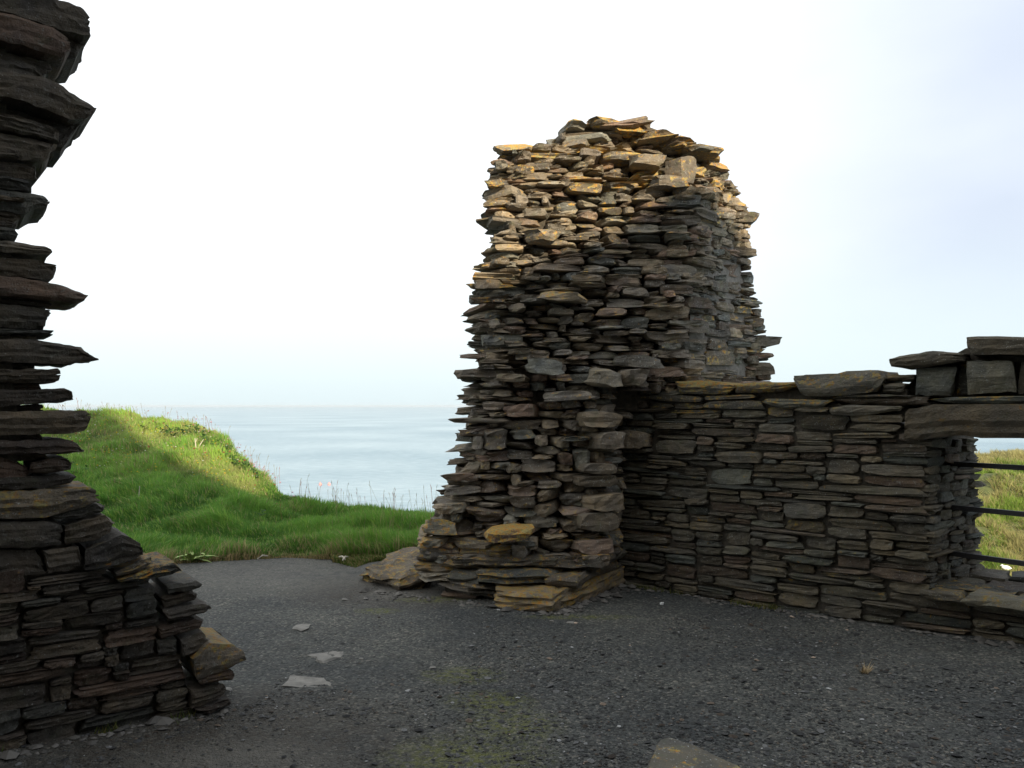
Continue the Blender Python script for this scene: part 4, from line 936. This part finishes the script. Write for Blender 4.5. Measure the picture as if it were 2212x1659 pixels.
# blossoms: pink thrift on the brow, white and yellow dots on the slope
def blossoms(n, af, yf, colr, size, seed, lift):
    g_ = np.random.default_rng(seed); a = af(g_, n); y = yf(g_, a); x = a * y; z = hbank(x, y) + lift * g_.uniform(.6, 1.2, n); s_ = size * g_.uniform(.6, 1.3, n)
    ov = np.array([(1, 0, 0), (0, 1, 0), (-1, 0, 0), (0, -1, 0), (0, 0, .7), (0, 0, -.7)], float); ot = np.array([(0, 1, 4), (1, 2, 4), (2, 3, 4), (3, 0, 4), (1, 0, 5), (2, 1, 5), (3, 2, 5), (0, 3, 5)])
    col = np.concatenate([np.array([colr]) * g_.uniform(.75, 1.1, (n, 1)), np.ones((n, 1))], 1)
    return scatter(ov, ot, np.stack([x, y, z], 1), g_.uniform(0, 3, n), np.stack([s_] * 3, 1), None, col)
parts = [blossoms(38, lambda g, n: g.normal(-.305, .02, n), lambda g, a: crest(a)[0] - .1 + g.normal(0, .3, len(a)), (.68, .48, .54), .018, 1, .24),
         blossoms(25, lambda g, n: g.uniform(-.42, -.33, n), lambda g, a: crest(a)[0] - .2 + g.normal(0, .4, len(a)), (.62, .38, .42), .018, 2, .22),
         blossoms(150, lambda g, n: g.uniform(-.58, -.30, n), lambda g, a: lerp(ye(a), crest(a)[0], g.uniform(.5, .97, len(a))), (.62, .62, .5), .014, 3, .17),
         blossoms(260, lambda g, n: g.uniform(-.58, -.34, n), lambda g, a: lerp(ye(a), crest(a)[0], g.uniform(.45, .9, len(a))), (.65, .5, .05), .014, 4, .16),
         blossoms(50, lambda g, n: g.uniform(-.56, -.28, n), lambda g, a: lerp(ye(a), crest(a)[0], g.uniform(.5, 1, len(a))), (.42, .15, .08), .018, 6, .26)]
V_, T_, C_, off = [], [], [], 0
for a_, b_, c_ in parts: V_.append(a_); T_.append(b_ + off); C_.append(c_); off += len(a_)
mk('wild_flowers', mesh_arr('wild_flowers', np.concatenate(V_), np.concatenate(T_), M_BLADE, False, np.concatenate(C_)), kind='stuff', label='tiny pink, white and yellow flowers dotted over the mound', category='flowers')
# broad-leaved weeds on the mound
g_ = np.random.default_rng(12); n = 9000; a = g_.uniform(-.6, -.3, n); tt = g_.uniform(.35, .95, n); y = lerp(ye(a), crest(a)[0], tt); x = a * y
kp = fbm(x * .7 + 30, y * .7, 3) + .25 * np.exp(-((a + .42) / .06) ** 2 - ((tt - .55) / .2) ** 2) > .06; a, y, x = a[kp], y[kp], x[kp]; n = len(x)
lv = np.array([(0, 0, 0), (-.35, .45, .12), (.35, .45, .12), (0, 1, -.05)], float); lt = np.array([(0, 2, 1), (1, 2, 3)]); s_ = g_.uniform(.04, .10, n)
col = np.concatenate([np.array([[.055, .115, .028]]) * g_.uniform(.6, 1.7, (n, 1)), np.ones((n, 1))], 1)
V_, T_, C_ = scatter(lv, lt, np.stack([x, y, hbank(x, y) + g_.uniform(.04, .17, n)], 1), g_.uniform(0, 6.3, n), np.stack([s_] * 3, 1), g_.uniform(-.2, .8, n), col)
mk('leafy_weeds', mesh_arr('leafy_weeds', V_, T_, M_BLADE, False, C_), kind='stuff', label='patches of low broad leaved weeds among the grass of the mound', category='weeds')

# ------------------------------------------------------------------ far headland seen through the window
def hfar(x, y):
    t_ = np.clip((y - 22) / 17, -.3, 1); h = -5.6 + 4.85 * sstep(-.05, 1.0, t_) ** .9
    h = h + fbm(x * .35, y * .5, 4) * 1.0 * (1 - .75 * np.clip(t_, 0, 1)) + fbm(x * 1.4, y * 1.8, 3) * .35 * (1 - .5 * np.clip(t_, 0, 1))
    return h - .5 * np.maximum(y - 41, 0) ** 1.3
fx = np.linspace(6, 62, 220); fy = np.linspace(17, 60, 170); FX, FY = np.meshgrid(fx, fy)
side_ = np.clip((12 - FX) / 3, 0, 1) * 12
hm = simple('headland_turf', (.04, .045, .02), (.14, .16, .05), 2.5, 1, .8, .15)
mk('headland', grid_mesh('headland', None, FY, hfar(FX, FY) - side_, FX, hm), kind='structure')
def tint_far(x, y, g_, cl):
    n = len(x); big = fbm(x * .5 + 4, y * .6, 3); r_ = g_.random(n)
    c = np.where((big + (r_ - .5) * .5 > .05)[:, None], np.array([[.22, .32, .06]]), np.array([[.40, .37, .16]])); c = np.where((r_ > .9)[:, None], np.array([[.36, .31, .16]]), c)
    return np.concatenate([c * g_.uniform(.7, 1.25, (n, 1)), np.ones((n, 1))], 1)
g_ = np.random.default_rng(31); n = 160000; y = g_.uniform(21, 42, n); x = y * g_.uniform(.45, .85, n); z = hfar(x, y); cl = fbm(x * 1.2, y * 1.2, 3)
steep = fbm(x * .6 + 70, y * .7, 3) > .47; kp = ~steep; x, y, z, cl = x[kp], y[kp], z[kp], cl[kp]; n = len(x)
L = g_.uniform(.12, .28, n) * np.clip(1 + 1.6 * cl, .5, 2); yaw = g_.uniform(0, 6.3, n); B = np.stack([x, y, z - .03], 1); sdv = np.stack([np.cos(yaw) * .022, np.sin(yaw) * .022, 0 * yaw], 1)
tip = B + np.stack([g_.normal(-.08, .12, n), g_.normal(-.05, .1, n), L], 1)
V_ = np.stack([B - sdv, B + sdv, tip], 1).reshape(-1, 3); T_ = np.arange(n * 3).reshape(-1, 3); C_ = np.repeat(tint_far(x, y, g_, cl), 3, axis=0)
mk('headland_grass', mesh_arr('headland_grass', V_, T_, M_BLADE, False, C_), kind='stuff', label='tussocky sunlit grass on the far headland beyond the window bars', category='grass')

# ------------------------------------------------------------------ small things
# three flat stones flush in the gravel
for k, (poly, lab) in enumerate((([(633, 1362), (640, 1353), (652, 1350), (670, 1352), (668, 1362), (650, 1366)], 'small pale flagstone set flush in the gravel, farthest of three'),
                                 ([(656, 1413), (700, 1408), (722, 1403), (748, 1404), (744, 1418), (700, 1427), (684, 1427), (676, 1419)], 'pale triangular flagstone in the gravel, middle of three'),
                                 ([(600, 1479), (622, 1467), (634, 1456), (668, 1460), (700, 1460), (725, 1472), (724, 1479), (660, 1479)], 'largest pale flagstone with a ragged front edge, nearest of three'))):
    pl = [ground(x, y) for x, y in poly]; cx_ = sum(p.x for p in pl) / len(pl); cy_ = sum(p.y for p in pl) / len(pl); z = float(fbm(cx_ * .8, cy_ * .8, 4) * .03)
    thing_mesh('flat_stone', plan_slab([(p.x, p.y) for p in pl], z - .03, z + .006, 90 + k, .022, 2, (0, 0), .004), M_FLAT, lab, 'flagstone', group='flagstones bedded in the gravel')
# near boulder at the bottom edge
pb_ = [ground(x, y, .12) for x, y in ((1392, 1655), (1400, 1700), (1520, 1760), (1800, 1790), (1790, 1740), (1640, 1662), (1500, 1606), (1440, 1590), (1415, 1608))]
thing_mesh('fallen_block', plan_slab([(p.x, p.y - .02) for p in pb_], -.03, .12, 97, .014, 5, (-.05, .0), .02), stone_mat('grey_block', gain=1.15, tone=(.93, 1, 1.04), strat=.4),
           'grey block with a spot of orange lichen, cut by the bottom edge of the view', 'stone block', lichen=.3)
rr_ = np.random.default_rng(44); dv = []; 
for k in range(520):
    w_ = rr_.integers(0, 4); off_ = abs(rr_.normal(0, .07)) + .02
    if w_ == 0: u_ = rr_.uniform(.1, 4.2); q_ = W0 + WD * u_ + WN * off_
    elif w_ == 1: u_ = rr_.uniform(-1.2, uR); q_ = P0 + PD * u_ + PN * off_
    elif w_ == 2: f_ = rr_.random(); q_ = Vector((lerp(-1.3, .3, f_), lerp(7.25, 6.42, f_), 0)) + Vector((-.4, -.9, 0)) * (off_ - .05)
    else: f_ = rr_.random(); q_ = Vector((lerp(.3, .98, f_), lerp(6.45, 7.42, f_), 0)) + Vector((.8, -.6, 0)) * (off_ - .02)
    dv.append((q_.x, q_.y))
dv = np.array(dv); n = len(dv); ds = rr_.uniform(.012, .045, n) * np.where(rr_.random(n) < .12, 1.9, 1); gcol = rr_.uniform(.06, .16, (n, 1)); dc = np.concatenate([gcol * 1.08, gcol, gcol * .88, np.ones((n, 1))], 1)
V_, T_, C_ = scatter(chip_v, chip_t, np.stack([dv[:, 0], dv[:, 1], fbm(dv[:, 0] * .8, dv[:, 1] * .8, 4) * .03 + ds * .12], 1), rr_.uniform(0, 6.3, n), np.stack([ds * 1.4, ds, ds * .5], 1), rr_.uniform(-.3, .3, n), dc)
mk('stone_debris', mesh_arr('stone_debris', V_, T_, M_CHIP, False, C_), kind='stuff', label='broken stone bits lying along the feet of the walls', category='rubble')
g_ = np.random.default_rng(45); n = 1500; u_ = g_.uniform(-.1, 1.9, n) ** 1.0; pw = g_.random(n) < .3; u2 = g_.uniform(-.6, .9, n); o_ = np.abs(g_.normal(0, .03, n)) + .015
x = np.where(pw, P0.x + PD.x * u2 + PN.x * o_, W0.x + WD.x * u_ + WN.x * o_); y = np.where(pw, P0.y + PD.y * u2 + PN.y * o_, W0.y + WD.y * u_ + WN.y * o_)
kp = vnoise(x * 6, y * 6) > .05; x, y = x[kp], y[kp]; n = len(x); L = g_.uniform(.015, .055, n); yw = g_.uniform(0, 6.3, n)
B = np.stack([x, y, fbm(x * .8, y * .8, 4) * .03], 1); sv = np.stack([-np.sin(yw) * .003, np.cos(yw) * .003, 0 * yw], 1); tp = B + np.stack([np.cos(yw) * L * .6, np.sin(yw) * L * .6, L], 1)
cc = np.where(g_.random((n, 1)) < .5, np.array([[.22, .20, .06]]), np.array([[.10, .14, .03]])) * g_.uniform(.7, 1.1, (n, 1))
mk('wall_foot_weeds', mesh_arr('wall_foot_weeds', np.stack([B - sv, B + sv, tp], 1).reshape(-1, 3), np.arange(n * 3).reshape(-1, 3), M_BLADE, False, np.repeat(np.concatenate([cc, np.ones((n, 1))], 1), 3, axis=0)), kind='stuff', label='small yellow green weeds growing in the gravel at the wall feet', category='weeds')
# pale shell, stones at the foot of the near wall
def pebble(name, x, y, size, mat, lab, cat, h=.5):
    p = ground(x, y); v, t_ = LIB_R[int(x) % len(LIB_R)]; v = v * np.array([size, size * .8, size * h]); v[:, 2] += size * h * .3
    thing_mesh(name, (v + np.array([p.x, p.y, gz(p.x, p.y)]), t_), mat, lab, cat)
pebble('shell', 1430, 1303, .035, M_WHITE, 'small white shell lying on the gravel near the wall corner', 'shell', .6)
pebble('stone_flake', 488, 1490, .07, M_FLAT, 'pale stone flake at the foot of the near wall end', 'stone', .4)
pebble('stone_flake', 1232, 1345, .06, M_FLAT, 'flat pale flake on the gravel in front of the ochre foundation block', 'stone', .25)
pebble('stone_flake', 1192, 1341, .045, M_FLAT, 'smaller pale flake beside the flat one before the ochre foundation block', 'stone', .25)
for k, (x, y, s_, lab) in enumerate(((745, 1294, .05, 'light flake on the path left of the pale splintered slab'), (790, 1292, .04, 'light flake just left of the pale splintered slab'),
                                     (780, 1422, .035, 'bluish flake on the gravel right of the middle flagstone'), (935, 1441, .04, 'flat grey flake in the middle of the gravel'))):
    pebble('stone_flake', x, y, s_, M_FLAT, lab, 'stone', .3)

def tube(pts, rads, seg=6):
    V = []; T = []
    for i, p in enumerate(pts):
        d = (pts[min(i + 1, len(pts) - 1)] - pts[max(i - 1, 0)]).normalized(); a = d.cross(Vector((.3, 1, .2))).normalized(); b_ = d.cross(a)
        for k in range(seg):
            t_ = 2 * math.pi * k / seg; V.append(tuple(p + (a * math.cos(t_) + b_ * math.sin(t_)) * rads[i]))
    for i in range(len(pts) - 1):
        for k in range(seg):
            k2 = (k + 1) % seg; T += [(i * seg + k, i * seg + k2, (i + 1) * seg + k2), (i * seg + k, (i + 1) * seg + k2, (i + 1) * seg + k)]
    n0 = len(V); V.append(tuple(pts[0])); V.append(tuple(pts[-1]))
    for k in range(seg): k2 = (k + 1) % seg; T += [(k2, k, n0), ((len(pts) - 1) * seg + k, (len(pts) - 1) * seg + k2, n0 + 1)]
    return np.array(V), np.array(T)
def join(L):
    V, T, o_ = [], [], 0
    for v, t_ in L: V.append(v); T.append(t_ + o_); o_ += len(v)
    return np.concatenate(V), np.concatenate(T)
# dead branching stalk on the mound
d_ = 14.6; A = lambda x, y: at(x, y, d_)
gzb = lambda p: Vector((p.x, p.y, float(hbank(p.x, p.y))))
b0 = gzb(A(422, 990)); 
top0 = A(424, 990); lift = b0.z - top0.z; A2 = lambda x, y: at(x, y, d_) + UP * lift
st_ = join([tube([b0, A2(423, 975), A2(421, 955)], [.014, .012, .007]), tube([A2(424, 982), A2(433, 968), A2(440, 957)], [.011, .009, .005]), tube([A2(422, 965), A2(426, 955)], [.007, .004])])
thing_mesh('dead_stalk', st_, M_STICK, 'bleached forked dead stalk standing on the sunlit mound', 'stalk', loc=tuple(b0))
p = at(298, 1105, 11.2); b0 = gzb(p); thing_mesh('dead_stalk', join([tube([b0, b0 + Vector((.02, 0, .24))], [.007, .005])]), M_STICK, 'short thin pale stalk in the shaded grass beside the near wall end', 'stalk', loc=tuple(b0))
for pa, pb, lab in (((733, 1203), (746, 1209), 'thin bleached stick lying on the grass edge, left arm of a crossed pair'), ((740, 1210), (752, 1203), 'thin bleached stick crossing another on the grass edge'), ((556, 1207), (578, 1201), 'pale twig lying in the dry grass along the path edge')):
    a = ground(*pa, .05); b_ = ground(*pb, .05); thing_mesh('stick', tube([a, (a + b_) / 2 + UP * .02, b_], [.008, .009, .006]), M_STICK, lab, 'stick')
# dock plant
M_DOCK = simple('dock_leaf', (.20, .30, .06), (.32, .40, .12), 30, .6, .3, .004)
base = ground(412, 1215); base.z = float(hbank(base.x, base.y)) + .02
dock = empty('dock_plant', base, label='pale green broad leaved dock plant at the grass edge beside the near wall end', category='plant')
r = random.Random(4)
for k in range(9):
    an = k * 2.4; L_ = r.uniform(.14, .25); up = r.uniform(.8, 2.2); wd_ = r.uniform(.02, .034); dv = Vector((math.cos(an), math.sin(an) * .7, up)).normalized(); sv = Vector((-math.sin(an), math.cos(an), 0))
    V = []; T = []; ns = 7
    for i in range(ns + 1):
        f_ = i / ns; c = dv * L_ * f_ + Vector((math.cos(an), math.sin(an), -1.2)) * .10 * f_ ** 2; w_ = wd_ * math.sin(math.pi * min(1, f_ * .9 + .08)) ** .7
        V += [tuple(c - sv * w_ + UP * w_ * .35 * (1 + .5 * math.sin(i * 2.3))), tuple(c), tuple(c + sv * w_ + UP * w_ * .35 * (1 - .5 * math.sin(i * 1.9)))]
    for i in range(ns):
        for j in (0, 1): q0 = i * 3 + j; T += [(q0, q0 + 1, q0 + 4), (q0, q0 + 4, q0 + 3)]
    mk('leaf', mesh_arr('leaf', V, T, M_DOCK, True), dock)
# dry tuft
p = ground(1868, 1455); g_ = np.random.default_rng(9); n = 60; yaw = g_.uniform(0, 6.3, n); L = g_.uniform(.04, .085, n); B = np.stack([p.x + g_.normal(0, .012, n), p.y + g_.normal(0, .012, n), np.full(n, gz(p.x, p.y))], 1)
tip = B + np.stack([np.cos(yaw) * L * .8, np.sin(yaw) * L * .6, L * g_.uniform(.3, 1, n)], 1); sdv = np.stack([-np.sin(yaw) * .003, np.cos(yaw) * .003, 0 * yaw + .0015], 1)
v = np.stack([B - sdv, B + sdv, tip], 1).reshape(-1, 3)
thing_mesh('dry_tuft', (v, np.arange(n * 3).reshape(-1, 3)), simple('dry_straw', (.30, .22, .12), (.48, .38, .22), 60, .9, .1, .002), 'small straw coloured dry tuft lying on the gravel', 'dry grass')
# buoys
for x, y, lab in ((692, 1048, 'pink buoy on the sea, leftmost of the floating buoys'), (711, 1048, 'orange pink buoy floating just right of the leftmost one'), (947, 1082, 'pink buoy floating beside the left edge of the tall ruin')):
    p = ground(x, y, SEA); V = []; T = []; nr, ns = 7, 12; R_ = .30
    for i in range(nr + 1):
        th = math.pi * i / nr; rr = R_ * math.sin(th) ; zz = R_ * math.cos(th) * 1.15
        for k in range(ns): V.append((p.x + rr * math.cos(2 * math.pi * k / ns), p.y + rr * math.sin(2 * math.pi * k / ns), p.z + .15 + zz))
    for i in range(nr):
        for k in range(ns): k2 = (k + 1) % ns; T += [(i * ns + k, (i + 1) * ns + k, (i + 1) * ns + k2), (i * ns + k, (i + 1) * ns + k2, i * ns + k2)]
    o_ = len(V); tv, tt_ = tube([Vector((p.x, p.y, p.z + .48)), Vector((p.x, p.y, p.z + .62))], [.06, .05], 8)
    thing_mesh('buoy', (np.concatenate([np.array(V), tv]), np.concatenate([np.array(T), tt_ + o_])), M_BUOY, lab, 'buoy', group='buoys floating off the shore')
# seabird resting on the headland
p = at(2176, 1175, 27.5); p.z = float(hfar(p.x, p.y)) + .16
bv = []; bt_ = []
for i in range(9):
    f_ = i / 8; rr = .13 * math.sin(math.pi * f_) ** .6 * (1.0 if f_ < .7 else .8)
    for k in range(10): th = 2 * math.pi * k / 10; bv.append((p.x - .28 + .56 * f_, p.y + rr * .8 * math.cos(th), p.z + .12 + rr * math.sin(th) + .06 * (1 - f_)))
for i in range(8):
    for k in range(10): k2 = (k + 1) % 10; bt_ += [(i * 10 + k, i * 10 + k2, (i + 1) * 10 + k2), (i * 10 + k, (i + 1) * 10 + k2, (i + 1) * 10 + k)]
hv = [(p.x - .24 + .075 * math.cos(a) * math.sin(b_), p.y + .065 * math.sin(a) * math.sin(b_), p.z + .27 + .07 * math.cos(b_)) for b_ in np.linspace(0, math.pi, 6) for a in np.linspace(0, 2 * math.pi, 8, endpoint=False)]
ht = [(i * 8 + k, (i + 1) * 8 + k, (i + 1) * 8 + (k + 1) % 8) for i in range(5) for k in range(8)] + [(i * 8 + k, (i + 1) * 8 + (k + 1) % 8, i * 8 + (k + 1) % 8) for i in range(5) for k in range(8)]
kv = [(p.x - .30, p.y - .02, p.z + .27), (p.x - .30, p.y + .02, p.z + .27), (p.x - .30, p.y, p.z + .295), (p.x - .38, p.y, p.z + .255)]
thing_mesh('seabird', join([(np.array(bv), np.array(bt_)), (np.array(hv), np.array(ht)), (np.array(kv), np.array([(0, 1, 2), (0, 3, 1), (1, 3, 2), (2, 3, 0)]))]), M_WHITE, 'white seabird sitting in the grass of the far headland beyond the bars', 'bird').scale = (.62, .62, .62)
